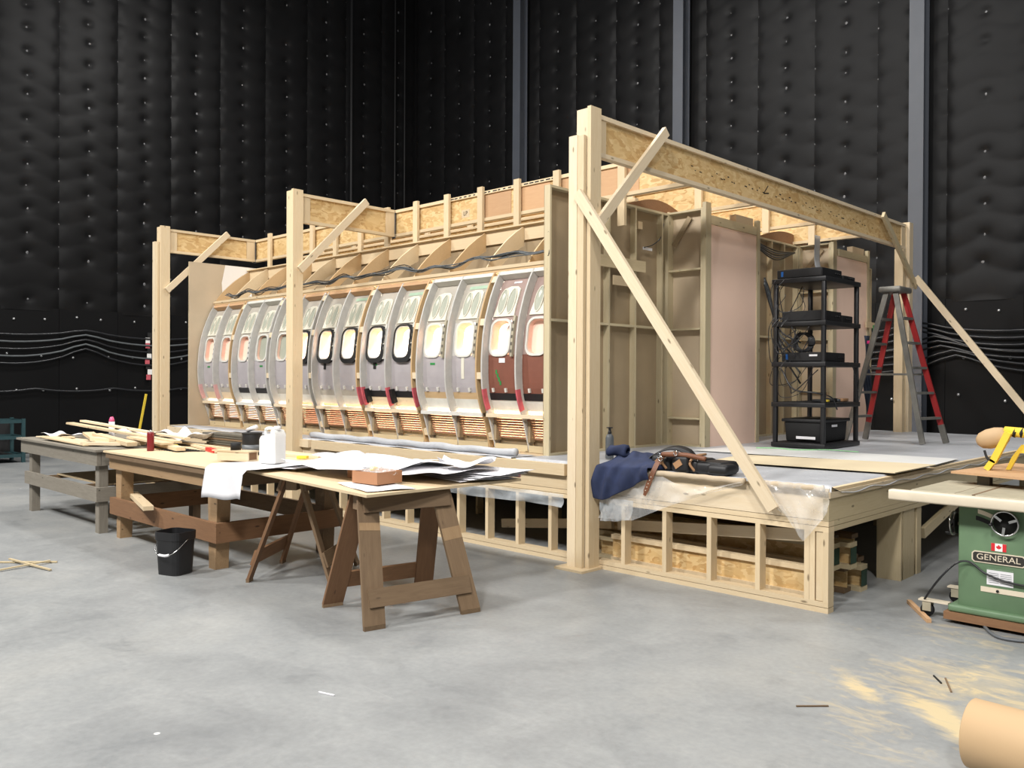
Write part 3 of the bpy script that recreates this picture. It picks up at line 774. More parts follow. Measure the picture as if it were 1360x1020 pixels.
for z in (DZ, 1.45, 2.16, 2.82, 3.47): bx('rail', -2.955, -2.547, 5.67, 5.759, z, z+.02, FRAMEW, D)
beam('corner_brace', (-2.93, 5.73, 3.1), (-2.66, 5.73, 3.42), .012, .06, HARD, D)
F = thing('pink_panel_flat', 'pale pink panel flat beside the red stepladder', 'scenery flat', (-2.49, 6.3, DZ))
bx('skin', -2.5, -2.488, 5.767, 6.83, DZ, 3.32, PINK, F); bx('stile', -2.52, -2.475, 6.83, 6.9, DZ, 3.5, FRAMEW, F)
bx('rail', -2.515, -2.48, 5.85, 6.825, 3.325, 3.42, FRAMEW, F); bx('top_block', -2.6, -2.52, 6.4, 6.8, 3.3, 3.52, HARDT, F)
lens('arched_top_panel', 'brown arched plywood panel on top of bulkhead above the rack', -3.05, 4.6, 6.3, 3.5, .16)
flat_x('narrow_flat', 'narrow open framed flat beside the far gantry post', -2.7, 6.98, 7.36, DZ, 3.3, None, [6.98, 7.18, 7.34], [DZ, 3.28], st=.02)
bx('nailing_strip', -2.46, -2.44, 6.72, 7.12, 2.38, 2.46, PINE, F)
# far end flat, tan with white painted field behind the aircraft profile
EX = -10.232
E_ = thing('end_flat', 'tan hardboard end flat with white painted field closing the far end of the aircraft wall', 'scenery flat', (EX, 1.7, DZ))
bx('skin', EX-.012, EX, .27, 3.2, DZ, 3.39, HARDT, E_)
outl = [(.86, 3.388), (3.19, 3.388), (3.19, DZ+.01), (.75, DZ+.01)]+[(py(z)+.12+.02*math.sin(z*31), z) for z in np.linspace(.95, 2.75, 14)]+[(.82, 2.85), (.80, 3.1)]
prism('painted_field', outl, 0, EX+.0005, EX+.003, WHITE, E_)
bx('stile', EX-.03, EX-.013, .27, .29, DZ, 3.39, FRAMEW, E_)

# cabin interior: partition added for bright windows, and hanging work lights
cab = thing('added_cabin_liner', 'white cabin liner wall added to brighten the aircraft windows', 'panel', (-6.6, 2.1, DZ))
for k in range(6):
    bx('liner_sheet', -10.2+1.19*k, -10.2+1.19*(k+1)-.004, 2.2, 2.212, 1.42, 3.25, WHITE, cab)
    bx('light_stop_sheet', -10.2+1.19*k, -10.2+1.19*(k+1)-.004, 1.315, 2.212, 3.251, 3.263, HARD, cab)  # sheet added to keep work light off the joists above
    bx('dado_sheet', -10.2+1.19*k, -10.2+1.19*(k+1)-.004, 2.19, 2.205, DZ, 1.415, PEACH, cab)
EM = NT('lamp_glow'); EM.b.inputs['Emission Color'].default_value = (1, .9, .78, 1); EM.b.inputs['Emission Strength'].default_value = 18; EM.out((1, 1, 1, 1))
def work_light(loc, watts, label, size=.9):
    x, y, z = loc
    t = thing('work_light', label, 'lamp', loc, 0, 'cabin work lights')
    bx('housing', x-size/2, x+size/2, y-.06, y+.06, z+.01, z+.05, BLACKM, t); bx('tube', x-size/2+.03, x+size/2-.03, y-.02, y+.02, z-.012, z+.009, EM.m, t)
    if y > 3:
        for q in (-.3, .3): bx('hanger_cord', x+q*size-.004, x+q*size+.004, y-.004, y+.004, z+.05, ZBm, BLACKM, t)
    l = bpy.data.lights.new('work_light_glow', 'AREA'); l.shape = 'RECTANGLE'; l.size = size; l.size_y = .1; l.energy = watts; l.color = (1, .95, .88); l.spread = PI
    o = bpy.data.objects.new('work_light_glow', l); link(o, t, Matrix.Translation((x, y, z-.02)))
    return t
WL = 340
for x in (-4.0, -5.4, -6.8, -8.2): work_light((x, 1.72, 3.2), WL*(1 if x > -8 else .4), 'work light strip hung inside the cabin behind the crown fins')
for x, y in ((-3.9, 4.35), (-5.6, 4.35)): work_light((x, y, 2.6), 170, 'work light strip hung over the cabin aisle behind the bulkheads')

# ------------------------------------------------------------------ coverings on the deck
def wav(x, y, s=1.): return .5*math.sin(3.1*x*s+1.3*y*s)+.3*math.sin(7.3*y*s-2.1*x*s+1)+.2*math.sin(13*x*s+9*y*s)
def cover(name, x0, x1, y0, y1, nx, ny, label, lipf=.05, lipr=.04):
    def fn(u, v):
        x = x0+(x1-x0)*u; y = y0+(y1-y0)*v; z = DZ+.003+.0028*(1+wav(x, y))
        if v == 0: return (x, y0-.004, DZ-lipf+.008*math.sin(x*9))
        if v <= 1.01/ny: return (x, y0+.002, DZ+.011+.003*math.sin(x*7))
        if lipr and u == 1: return (x1+.004, y, DZ-lipr+.01*math.sin(y*11))
        return (x, y, z)
    o = grid(name, fn, nx, ny, DECKP); tag(o, label, 'drop cloth'); return o
cover('deck_drop_cloth', -3.0, .014, .012, 7.25, 46, 90, 'grey plastic drop cloth covering the open corner of the deck', .035, .05)
cover('edge_drop_cloth', -10.3, -3.06, .01, .37, 120, 8, 'grey plastic drop cloth strip along the foot of the aircraft wall', .0, 0)
def bolster(name, x0, x1, y, z, r, mat, label, cat, amp=.006):
    pts = [(x0+(x1-x0)*i/30, y+amp*math.sin(i*1.9), z+amp*math.sin(i*1.3)) for i in range(31)]
    tag(tube(name, pts, [r*(1+amp*8*math.sin(i*.23)+amp*4*math.sin(i*.71)) for i in range(30*3+1)], mat, n=9, sm=3), label, cat)
bolster('rolled_plastic', -6.6, -3.1, .12, DZ+.043, .035, DECKP, 'long grey plastic roll lying at the foot of the aircraft wall', 'plastic roll')
bolster('rolled_underlay', -1.72, -.62, -.03, DZ-.004, .024, HARDT, 'tan rolled underlay edge beside the tool belt on the platform edge', 'underlay', .002)
bolster('rolled_underlay', -.56, -.02, -.03, DZ-.004, .024, HARDT, 'short tan rolled underlay edge at the platform corner', 'underlay', .002)
def slab(name, corners, z, th, mat, label, cat, group=None):
    n = len(corners); o = poly(name, [(x, y, z) for x, y in corners]+[(x, y, z+th) for x, y in corners],
        [tuple(range(n))[::-1], tuple(range(n, 2*n))]+[(i, (i+1) % n, n+(i+1) % n, n+i) for i in range(n)], mat)
    return tag(o, label, cat, group)
slab('tan_board_sheet', [(-1.5, .98), (.03, 1.12), (.03, 2.05), (-1.62, 1.72)], DZ+.022, .007, CARD, 'tan board sheet lying on the deck over the platform edge', 'board')
slab('white_plastic_sheet', [(-2.3, 1.9), (.0, 2.1), (-.05, 2.9), (-2.2, 2.75)], DZ+.0165, .003, WPLAS, 'bright white plastic sheet lying on the deck behind the tan board', 'plastic sheet')
tag(tube('green_cord', [(-1.95, 2.6, DZ+.026), (-1.75, 2.72, DZ+.026), (-1.55, 2.66, DZ+.026), (-1.3, 2.9, DZ+.026), (-1.0, 2.95, DZ+.02)], .006, plain('pale_green_cord', (150, 205, 150), .6)), 'pale green cord lying on the deck in front of the rack', 'cord')
# hanging clear films
def film(name, top, low, label, mat=FILM, ny=10, puff=.02):
    """top, low: lists of (x, z) along the edges, hung just in front of the rim"""
    def ip(L, u):
        t = u*(len(L)-1); i = min(int(t), len(L)-2); t -= i
        return (L[i][0]*(1-t)+L[i+1][0]*t, L[i][1]*(1-t)+L[i+1][1]*t)
    def fn(u, v):
        (xa, za), (xb, zb) = ip(top, u), ip(low, u)
        x = xa+(xb-xa)*v; z = za+(zb-za)*v
        return (x, -.052-puff*math.sin(PI*v)*abs(math.sin(5*u+2.5*v))-.012*math.sin(14*u+6*v)-.006*math.sin(31*u-11*v), z)
    o = grid(name, fn, 36, ny, mat); tag(o, label, 'plastic sheet'); return o
film('hanging_film', [(-1.72, .885), (-1.5, .89), (-1.2, .80), (-.9, .79), (-.64, .86)], [(-1.97, .44), (-1.62, .46), (-1.3, .60), (-.95, .735), (-.62, .84)], 'clear plastic film swagged under the tool belt strap')
film('hanging_film', [(-.56, .885), (-.4, .886), (-.2, .886), (.03, .886)], [(-.5, .82), (-.28, .63), (-.155, .49), (.02, .71)], 'clear plastic film hanging in a point at the platform corner', puff=.03)
film('hanging_film', [(-4.3, .60), (-3.6, .60), (-2.9, .60), (-2.35, .60)], [(-4.3, .50), (-3.6, .47), (-2.9, .49), (-2.37, .485)], 'cloudy plastic strip hanging below the top plate behind the plan table', FILMD, 4, .005)
film('hanging_film', [(-1.95, .62), (-1.8, .62), (-1.6, .62)], [(-1.95, .42), (-1.8, .43), (-1.64, .46)], 'cloudy plastic flap below the top plate beside the corner gantry post', FILMD, 4, .005)

# ------------------------------------------------------------------ jacket, tool belt, bottle
def jacket():
    t = thing('jacket', 'crumpled navy jacket hanging over the platform edge beside the gantry post', 'jacket', (-1.8, .1, DZ))
    def fn(u, v):
        x = -1.95+.53*u
        f = .5+.35*math.sin(13*u+4*v)*math.cos(7*v-6*u)+.2*math.sin(27*u-9*v)
        if v < .55:
            k = v/.55; y = .42-.44*k; ed = math.sin(PI*min(1, max(0, u)))**.4
            return (x+.03*math.sin(7*k+2*u), y, DZ+.02+(.055+.085*f*math.sin(PI*min(1, k*.8+.15)))*ed)
        k = (v-.55)/.45; L = .12+.05*math.sin(4.2*u+.6)+.05*(1-u)
        return (x-.1*k*(1-u)+.02*math.sin(11*u), -.088-.02*math.sin(PI*k)-.010*math.sin(21*u+3*k)-.006*math.sin(37*u-2*k), DZ+.05-L*1.5*k)
    o = grid('jacket_body', fn, 40, 26, NAVY, t, .012)
    o.modifiers.new('sub', 'SUBSURF').levels = 1
    def sl(u, v):
        a = 2*PI*v; x = -1.94+.16*u; r = .05*(1+.2*math.sin(6*u+2*a))*(1 if .05 < u < .97 else .55)
        return (x, .05+r*math.cos(a)+.05*u, DZ+.14+r*math.sin(a)*.9)
    grid('rolled_sleeve', sl, 14, 12, NAVY, t, .008)
jacket()
def toolbelt():
    t = thing('tool_belt', 'black leather tool belt with buckles and hanging brown strap on the platform edge', 'tool belt', (-1.25, .2, DZ))
    def pouch(x0, x1, y0, y1, h, m=LEATHB, sk=0, r=.03):
        o = bev_box('pouch', x0, x1, y0, y1, DZ+.014, DZ+.014+h, m, t, r, 3, -.04); return o
    p1 = pouch(-1.52, -1.34, .06, .36, .12); p2 = pouch(-1.32, -1.07, .05, .34, .105); p3 = pouch(-1.09, -.86, .04, .32, .095)
    pouch(-1.26, -1.14, .0, .1, .13, r=.025); pouch(-.98, -.80, .02, .2, .085, r=.035)
    for x in (-1.36, -1.1):
        tube('piping', [(x, .05, DZ+.03), (x-.03, .03, DZ+.09), (x, .06, DZ+.145), (x+.02, .18, DZ+.155)], .011, LEATHT, t)
    arch = [(-1.58, .1, DZ+.05), (-1.52, .14, DZ+.13), (-1.40, .2, DZ+.18), (-1.28, .22, DZ+.16), (-1.2, .2, DZ+.11)]
    A = spline(arch, 6); v = []; f = []
    for i, p in enumerate(A):
        v += [p+Vector((0, -.045, -.01)), p+Vector((0, .045, .012)), p+Vector((0, .045, .024)), p+Vector((0, -.045, .002))]
    for i in range(len(A)-1):
        for k in range(4): f.append((4*i+k, 4*i+(k+1) % 4, 4*i+4+(k+1) % 4, 4*i+4+k))
    poly('belt_band', v, f, LEATHB, t, True)
    tube('belt_band', [(-1.38, .02, DZ+.145), (-1.28, .02, DZ+.15), (-1.15, .03, DZ+.15), (-1.0, .05, DZ+.13)], .02, LEATH, t, n=8)
    beam('tan_patch', (-1.47, .055, DZ+.05), (-1.42, .05, DZ+.09), .01, .06, LEATHT, t); beam('tan_patch', (-1.25, -.004, DZ+.06), (-1.19, -.004, DZ+.1), .006, .05, LEATHT, t)
    # hanging strap with punched holes
    sp = [(-1.38, .02, DZ+.13), (-1.39, -.03, DZ+.08), (-1.41, -.068, DZ+.0), (-1.445, -.075, DZ-.09), (-1.487, -.072, DZ-.185)]
    A = spline(sp, 5); v = []; f = []
    for i, p in enumerate(A):
        wv = .021 if i < len(A)-2 else .012
        v += [p+Vector((-wv, -.003, .005)), p+Vector((wv, -.003, -.005)), p+Vector((wv, .003, -.005)), p+Vector((-wv, .003, .005))]
    for i in range(len(A)-1):
        for k in range(4): f.append((4*i+k, 4*i+(k+1) % 4, 4*i+4+(k+1) % 4, 4*i+4+k))
    st = poly('strap', v, f, LEATH, t)
    for i in range(5): bx('punched_hole', -1.418-.013*i-.004, -1.418-.013*i+.004, -.082, -.0795, DZ-.035-.028*i, DZ-.028-.028*i, CREAM, st)
    for x, y, z in ((-1.4, .02, .135), (-1.37, -.0, .115), (-1.24, .02, .165)):
        c = [Vector((x+.018*math.cos(a), y-.022, DZ+z+.02*math.sin(a))) for a in [2*PI*i/12 for i in range(12)]]
        v, f = tube_geo(c, .0045, 6, True); poly('buckle', v, f, CHROME, t, True)
    for i in range(7):
        lathe('rivet', [(0, -.003), (.006, -.003), (.006, .002), (0, .004)], CHROME, t, (-1.36+.05*i, .03+.01*(i % 2), DZ+.155-.006*i), 8)
toolbelt()
b = thing('spray_bottle', 'grey metal bottle with black cap standing on the deck behind the navy jacket', 'bottle', (-2.32, .55, DZ+.01))
lathe('bottle_body', [(.036, 0), (.038, .01), (.038, .19), (.03, .215), (.017, .228)], GREYB, b, (-2.32, .55, DZ+.014))
lathe('bottle_cap', [(.017, 0), (.017, .02), (.012, .022), (.012, .05), (.03, .052), (.03, .06), (0, .062)], BLACKP, b, (-2.32, .55, DZ+.243))

# ------------------------------------------------------------------ equipment rack
def rack():
    x0, x1, y0, y1 = -2.02, -1.42, 3.08, 3.98; zb = DZ+.012
    t = thing('equipment_rack', 'black plastic five tier shelving rack holding video equipment on the deck', 'shelf rack', (-1.72, 3.53, zb))
    lv = [0, .44, .88, 1.32, 1.79]
    for x in (x0, x1-.055):
        for y in (y0, y1-.055): bev_box('upright', x+.004, x+.05, y+.004, y+.05, zb, zb+1.843, BLACKP, t, .008)
    for z in lv:
        sh = bev_box('shelf', x0-.008, x1+.008, y0-.008, y1+.008, zb+z+.002, zb+z+.052, BLACKP, t, .006)
        for k in range(7): bx('shelf_rib', x0+.02, x1-.02, y0+.1+k*.11, y0+.11+k*.11, zb+z+.0525, zb+z+.056, BLACKM, sh)
    def unit(name, lab, xa, xb, ya, yb, z, h, badge=None):
        u = thing(name, lab, 'equipment box', ((xa+xb)/2, (ya+yb)/2, z)); bev_box('case', xa, xb, ya, yb, z, z+h, BLACKM, u, .006)
        bx('front_panel', xb, xb+.004, ya+.01, yb-.01, z+.008, z+h-.008, BLACKP, u)
        bx('front_panel', xa+.01, xb-.01, ya-.004, ya, z+.008, z+h-.008, BLACKP, u)
        if badge: bx('blue_badge', xa+.05, xa+.075, ya-.006, ya-.0045, z+.02, z+h-.02, BLUE, u)
        for k in range(3): lathe('knob', [(.008, 0), (.008, .012), (0, .013)], BLACKP, u, n=8, W=Matrix.Translation((xb+.004, yb-.08-.05*k, z+h/2)) @ Matrix.Rotation(PI/2, 4, 'Y'))
        return u
    s = .057
    unit('video_unit', 'wide black unit with blue badge on the top shelf of the rack', -1.98, -1.47, 3.1, 3.6, zb+lv[4]+s, .095, 1)
    unit('video_unit', 'flat black unit beside the badge unit on the top shelf of the rack', -1.9, -1.46, 3.62, 3.93, zb+lv[4]+s, .05)
    unit('video_unit', 'wide black unit on the shelf below the top of the rack', -1.94, -1.48, 3.14, 3.62, zb+lv[3]+s, .11)
    unit('video_unit', 'narrow black unit on the second shelf down of the rack', -1.9, -1.48, 3.64, 3.92, zb+lv[3]+s, .08)
    u = unit('video_unit', 'black unit with blue badge and silver name on the middle rack shelf', -1.94, -1.48, 3.14, 3.72, zb+lv[2]+s, .10, 1)
    bx('silver_name', -1.62, -1.53, 3.134, 3.1355, zb+lv[2]+s+.055, zb+lv[2]+s+.075, PAPER, u)
    # coiled cable
    c = thing('cable_coil', 'black coiled cable on the middle rack shelf', 'cable coil', (-1.75, 3.3, zb+lv[2]+s+.11))
    for k in range(5):
        cc = [Vector((-1.78+.012*k+.1*math.cos(a), 3.28, zb+lv[2]+s+.215+.1*math.sin(a))) for a in [2*PI*i/20 for i in range(20)]]
        v, f = tube_geo(cc, .012, 6, True); poly('coil_turn', v, f, CABLE, c, True)
    cb = thing('storage_crate', 'black plastic crate with white labels on the bottom rack shelf', 'crate', (-1.7, 3.5, zb+s))
    bev_box('crate_body', -1.93, -1.5, 3.18, 3.86, zb+s, zb+s+.24, BLACKM, cb, .02, 2, .06)
    bev_box('crate_rim', -1.95, -1.48, 3.16, 3.88, zb+s+.22, zb+s+.255, BLACKP, cb, .008)
    bx('paper_label', -1.78, -1.56, 3.168, 3.1695, zb+s+.035, zb+s+.065, PAPER, cb); bx('paper_label', -1.4925, -1.49, 3.42, 3.56, zb+s+.165, zb+s+.19, PAPER, cb)
    for k, (y, m, h, w_) in enumerate([(3.2, CABLE, .03, .1), (3.34, YEL, .025, .05), (3.46, BLACKP, .04, .12), (3.6, GREYB, .03, .07), (3.72, LEATHT, .035, .16)]):
        tag(bev_box('rack_gadget', -1.62, -1.62+.12, y, y+w_, zb+lv[1]+s, zb+lv[1]+s+h, m, None, .006), ('small black adapter', 'small yellow tool', 'black handheld radio', 'small grey adapter', 'brown wooden box')[k]+' on the fourth rack shelf', 'gadget')
    # loose cables looping at the back and side
    lp = thing('rack_cabling', 'tangle of thin black cables looping behind the rack', 'cable', (-1.9, 3.1, zb+.5))
    random.seed(3)
    for k in range(16):
        xa = rnd(-2.02, -1.8); ya = rnd(3.02, 3.3) if k % 2 else rnd(3.0, 3.06); za = zb+random.choice([1.75, 1.32, .88])
        tube('cable_loop', [(xa, ya, za+rnd(.05, .12)), (xa-rnd(.02, .08), ya-.05, za-.05), (xa-rnd(-.1, .1), ya-rnd(.0, .06), za-rnd(.2, .42)), (xa+rnd(.05, .2), ya-rnd(-.03, .04), za-rnd(.1, .3)), (xa+rnd(.1, .3), ya+.02, za-rnd(-.02, .1))], rnd(.003, .006), CABLE, lp, n=5)
    for k in range(3):
        tube('cable_loop', [(-1.45, 3.75+.06*k, zb+.93), (-1.40, 3.8, zb+.85-.04*k), (-1.40, 3.86+.03*k, zb+.7-.08*k), (-1.41, 3.92, zb+.9)], .003, CABLE, lp, n=5)
    tube('cable_loop', [(-1.9, 3.06, zb+.85), (-1.75, 3.03, zb+.64), (-1.5, 3.03, zb+.6), (-1.4, 3.2, zb+.55), (-1.38, 3.3, zb+.42)], .008, CABLE, lp)
rack()
# cables and plastic strip hanging on the far bulkhead behind the rack
hc = thing('hanging_cables', 'grey cables hooked over the bulkhead top and hanging behind the rack', 'cable', (-2.9, 4.4, 3.2))
for k in range(5):
    tube('cable', [(-2.9, 3.62, 3.38+.02*k), (-2.88, 4.2, 3.33+.015*k), (-2.88, 4.8, 3.2+.03*k), (-2.85, 5.3, 3.34)], .009, GREYC if k % 2 else CABLE, hc)
    tube('cable', [(-2.44, 3.68, 2.75+.02*k), (-2.4, 3.75, 2.5+.03*k), (-2.3, 3.8, 2.2-.05*k), (-2.06, 3.85, 2.05-.12*k)], .011, GREYC if k % 2 else CABLE, hc)
def strip(u, v): return (-2.43-.03*math.sin(5*v), 5.0+.16*u+.12*v+.02*math.sin(8*v), 3.5-.75*v)
tag(grid('plastic_strip', strip, 4, 14, plain('pale_grey_plastic', (190, 194, 198), .4), None, .002), 'pale grey plastic strip hanging over the return flat above the rack', 'plastic strip')

# ------------------------------------------------------------------ stepladder
def ladder():
    t = thing('stepladder', 'red and silver double sided stepladder standing on the deck', 'ladder', (-1.35, 4.8, DZ))
    zb = DZ+.012; H = 1.80; top = Vector((-1.36, 4.86, zb+H))
    R = [Vector((-.95, 4.62, zb)), Vector((-.84, 5.08, zb))]; L = [Vector((-1.86, 4.64, zb)), Vector((-1.80, 5.1, zb))]
    tr = [top+Vector((.05, -.12, 0)), top+Vector((.05, .13, 0))]; tl = [top+Vector((-.05, -.12, 0)), top+Vector((-.05, .13, 0))]
    for (bs, ts, mats) in ((R, tr, (ALU, REDL)), (L, tl, (ALU, REDL))):
        for b_, t_, m in zip(bs, ts, mats):
            o = beam('rail', b_+(t_-b_)*.002, t_, .028, .06, m, t, up=(0, 1, 0) if False else (1, 0, 0))
            if m is REDL: beam('rail_foot', b_+(t_-b_)*.0, b_+(t_-b_)*.12, .034, .066, ALU, t, up=(1, 0, 0))
        for k in range(1, 6):
            f = k/6.1; a = bs[0]+(ts[0]-bs[0])*f; c = bs[1]+(ts[1]-bs[1])*f; d = (c-a).normalized()*.016
            beam('step', a+d, c-d, .075, .028, ALU, t)
    for k in (1, 3): # spreader bars
        pass
    for i in (0, 1):
        a = R[i]+(tr[i]-R[i])*.45; c = L[i]+(tl[i]-L[i])*.45; beam('spreader', a, c, .006, .022, ALU, t)
    bev_box('top_cap', top.x-.13, top.x+.13, top.y-.19, top.y+.2, top.z-.015, top.z+.055, ALU, t, .02)
    bx('sticker', top.x-.2, top.x-.16, top.y-.155, top.y-.152, top.z-.55, top.z-.4, TGREEN, t)
    bev_box('pink_tape', top.x-.265, top.x-.235, top.y-.17, top.y-.14, top.z-.62, top.z-.585, TPINK, t, .005)
ladder()
def jeans(u, v): return (-2.0+.02*math.sin(9*v+3*u), 5.55+.14*u+.05*v+.015*math.sin(20*u), 2.2-1.15*v)
tag(grid('hanging_cloth', jeans, 10, 16, plain('dark_denim', (34, 42, 58), .85, var=.2), None, .012), 'dark blue cloth hanging behind the ladder from the flat', 'cloth')

# ------------------------------------------------------------------ work tables
def table1():
    x0, x1, y0, y1 = -9.05, -6.52, -2.46, -1.22
    t = thing('work_table', 'weathered grey work table piled with pine offcuts', 'work table', ((x0+x1)/2, (y0+y1)/2, 0))
    for k in range(4): bx('top_plank', x0+.002, x1, y0+.31*k, y0+.31*(k+1)-.004, .845, .868, GREYW, t)
    bx('apron', x0+.08, x1-.04, y0+.03, y0+.07, .70, .844, GREYW, t); bx('apron', x0+.08, x1-.04, y1-.07, y1-.03, .70, .844, OLD, t)
    bx('apron', x1-.08, x1-.041, y0+.075, y1-.075, .70, .844, GREYW, t); bx('apron', x0+.081, x0+.12, y0+.075, y1-.075, .70, .844, OLD, t)
    for x in (x0+.24, x1-.2):
        for y in (y0+.075, y1-.165): bx('leg', x, x+.1, y, y+.09, 0, .845, GREYW if y < -2 else OLD, t)
    bx('stretcher', x0+.2, x1-.06, y0+.035, y0+.074, .33, .475, GREYW, t); bx('stretcher', x0+.2, x1-.06, y1-.074, y1-.035, .33, .475, OLD, t)
    bx('stretcher', x1-.099, x1-.06, y0+.0745, y1-.0745, .33, .475, GREYW, t)
    bx('lower_shelf', x0+.9, x1-.21, y0+.17, y1-.17, .476, .49, PLYPALE, t)
    for x in (x0+.9, x1-.5): bx('shelf_bearer', x, x+.04, y0+.075, y1-.075, .436, .4755, OLD, t)
table1()
def table2():
    x0, x1, y0, y1 = -6.42, -4.1, -2.42, -1.08
    t = thing('work_table', 'brown splay legged work table with plywood top beside the black pail', 'work table', ((x0+x1)/2, (y0+y1)/2, 0))
    bx('table_top', x0, x1, y0, y1, .85, .868, PLYPALE, t)
    bx('apron', x0+.04, x1-.04, y0+.045, y0+.083, .69, .849, OLDTAN, t); bx('apron', x0+.04, x1-.04, y0+.01, y0+.0445, .80, .849, OLD, t)
    bx('apron', x0+.04, x1-.04, y1-.083, y1-.045, .69, .849, OLD, t)
    for x in (x0+.05, x1-.09): bx('apron', x, x+.038, y0+.084, y1-.084, .69, .849, OLD, t)
    for x, s in ((x0+.1, 1), (x1-.28, -1)):
        for y, sy in ((y0+.085, 1), (y1-.205, -1)):
            a, b_ = (x, x+.13) if s > 0 else (x+.02, x+.18)
            pts = [(a, .849), (b_+.03, .849), (b_-.02, 0), (a+.03, 0)]
            o = prism('leg', pts, 1, y, y+.12, OLDTAN if y < -2 else OLD, t)
    bx('stretcher', x0+.05, x1-.03, y0+.046, y0+.084, .235, .40, OLDRED, t); bx('stretcher', x0+.05, x1-.03, y1-.084, y1-.046, .235, .40, OLD, t)
    for x in (x0+.06, x1-.07): bx('stretcher', x, x+.038, y0+.0845, y1-.0845, .235, .40, OLDRED, t)
    return t
table2()
tag(beam('pine_block', (-6.3, -2.17, .4205), (-5.22, -2.47, .4205), .089, .038, PINE), 'pine two by four laid across the stretcher of the brown table', 'lumber')
def sawhorse(label, cx, cy, rz, L, H, spread, w=.14):
    """length along local Y, legs spread along local X"""
    t = thing('sawhorse', label, 'sawhorse', (cx, cy, 0), rz, 'sawhorses under the plan table')
    with frame((cx, cy, 0), rz):
        for s in (1, -1):
            th = math.atan2(spread/2-.06, H)
            up = (math.cos(th)*s, 0, math.sin(th))
            for e in (1, -1):
                yb, yt = e*(L/2-.02), e*(L/2-.1)
                beam('leg', (s*(spread/2), yb, .02), (s*.055, yt, H-.003), w, .022, OLD if s > 0 else OLDRED, t, up=up)
                prism('foot', [(s*(spread/2)-.012, 0), (s*(spread/2)+.014, 0), (s*(spread/2)+.012, .03), (s*(spread/2)-.012, .03)], 1, yb-w*.49, yb+w*.49, OLD, t)
            if w > .1:
                for e in (1, -1):
                    f0, f1 = (.58, .68) if e > 0 else (.72, .78)
                    a_ = Vector((s*(spread/2), e*(L/2-.02), .02)); b_ = Vector((s*.055, e*(L/2-.1), H-.003)); nn = Vector(up)*.0115
                    beam('bare_patch', a_+(b_-a_)*f0+nn, a_+(b_-a_)*f1+nn, w*.99, .0012, OLDTAN, t, up=up)
            zt = .19; xt = s*(spread/2-(spread/2-.055)*zt/H)+s*.024
            beam('side_rail', (xt, -L/2-.0, zt), (xt, L/2+.0, zt), .12, .02, OLD if s > 0 else OLDRED, t, up=up)
            zt = H-.06; xt = s*(spread/2-(spread/2-.055)*zt/H)+s*.024
            beam('top_rail', (xt, -L/2+.05, zt), (xt, L/2-.05, zt), .105, .02, OLD, t, up=up)
        bx('ridge_board', -.043, .043, -L/2+.04, L/2-.04, H-.1, H-.004, OLD, t)
    return t
sawhorse('broad brown sawhorse with a light repaired leg under the free end of the plan table', -2.16, -2.01, -.2, .76, .824, .68, .15)
sawhorse('slim brown sawhorse set askew under the plan table beside the brown table', -3.60, -1.86, .66, .74, .824, .66, .085)
slab('plan_table_top', [(-4.05, -2.2), (-2.0, -2.42), (-1.95, -1.02), (-4.05, -.98)], .832, .018, PLYPALE, 'plywood sheet laid on two sawhorses as a plan table', 'table top')

# ------------------------------------------------------------------ things on the tables
def sheet(label, cx, cy, z, w_, d_, rz, curl=.03, hang=None, mat=PAPER, seed=0, group=None, thick=.0012, fold=0):
    rs = random.Random(seed)
    a, b_, c_ = rs.uniform(0, 6), rs.uniform(0, 6), rs.uniform(2, 5)
    ca, sa = math.cos(rz), math.sin(rz)
    def fn(u, v):
        x = (u-.5)*w_; y = (v-.5)*d_; h = .5+.5*math.sin(c_*u*2+a+v)*math.sin(c_*v*1.6+b_)
        zz = z+curl*(h*.7+.3)*(.3+abs(u-.5)*1.4)
        X, Y = cx+x*ca-y*sa, cy+x*sa+y*ca
        if hang is not None and Y < hang:
            e = hang-Y; zz2 = zz-e*1.0; Y = hang-.02-.03*math.sin(6*u+a)*min(1, e*5)-.10*e; zz = zz2+.01*math.sin(9*u)
        return (X, Y, zz)
    o = grid('plan_sheet', fn, 22, 18, mat, None, thick); tag(o, label, 'paper', group); return o
TZ = .852
sheet('large white plan sheet draped over the end of the brown table', -3.92, -2.22, .876, .62, .85, .06, .015, hang=-2.40, seed=1)
sheet('white plan sheet lying under the white jug', -3.85, -1.85, .871, .7, .5, .15, .012, seed=2)
sheet('curled white plan sheet bulging over the cardboard box', -3.05, -1.72, TZ+.04, 1.15, .75, -.05, .10, seed=3)
sheet('wide white plan sheet at the back of the plan table', -3.2, -1.3, TZ+.03, 1.3, .62, .08, .08, seed=4)
sheet('creased white plan sheet near the platform end of the plan table', -2.45, -1.5, TZ+.05, .8, .7, .2, .05, seed=5)
sheet('small white plan sheet standing in a fold above the pile', -2.3, -1.25, TZ+.08, .42, .38, .7, .09, seed=6)
sheet('white plan sheet at the bare corner of the plan table under the cardboard box', -2.3, -2.12, TZ, .55, .36, -.25, .012, seed=7)
for k in range(5): sheet('plan sheet in the stack at the free end of the plan table', -2.25+.02*k, -1.28+.03*k, TZ+.004+.011*k, .55, .5, .1*k-.2, .012, seed=10+k, group='stacked plan sheets')
tag(beam('red_pencil', (-2.10, -1.03, TZ+.014), (-1.98, -1.0, TZ+.014), .02, .02, REDP), 'red carpenter pencil beside the stacked plan sheets', 'pencil')
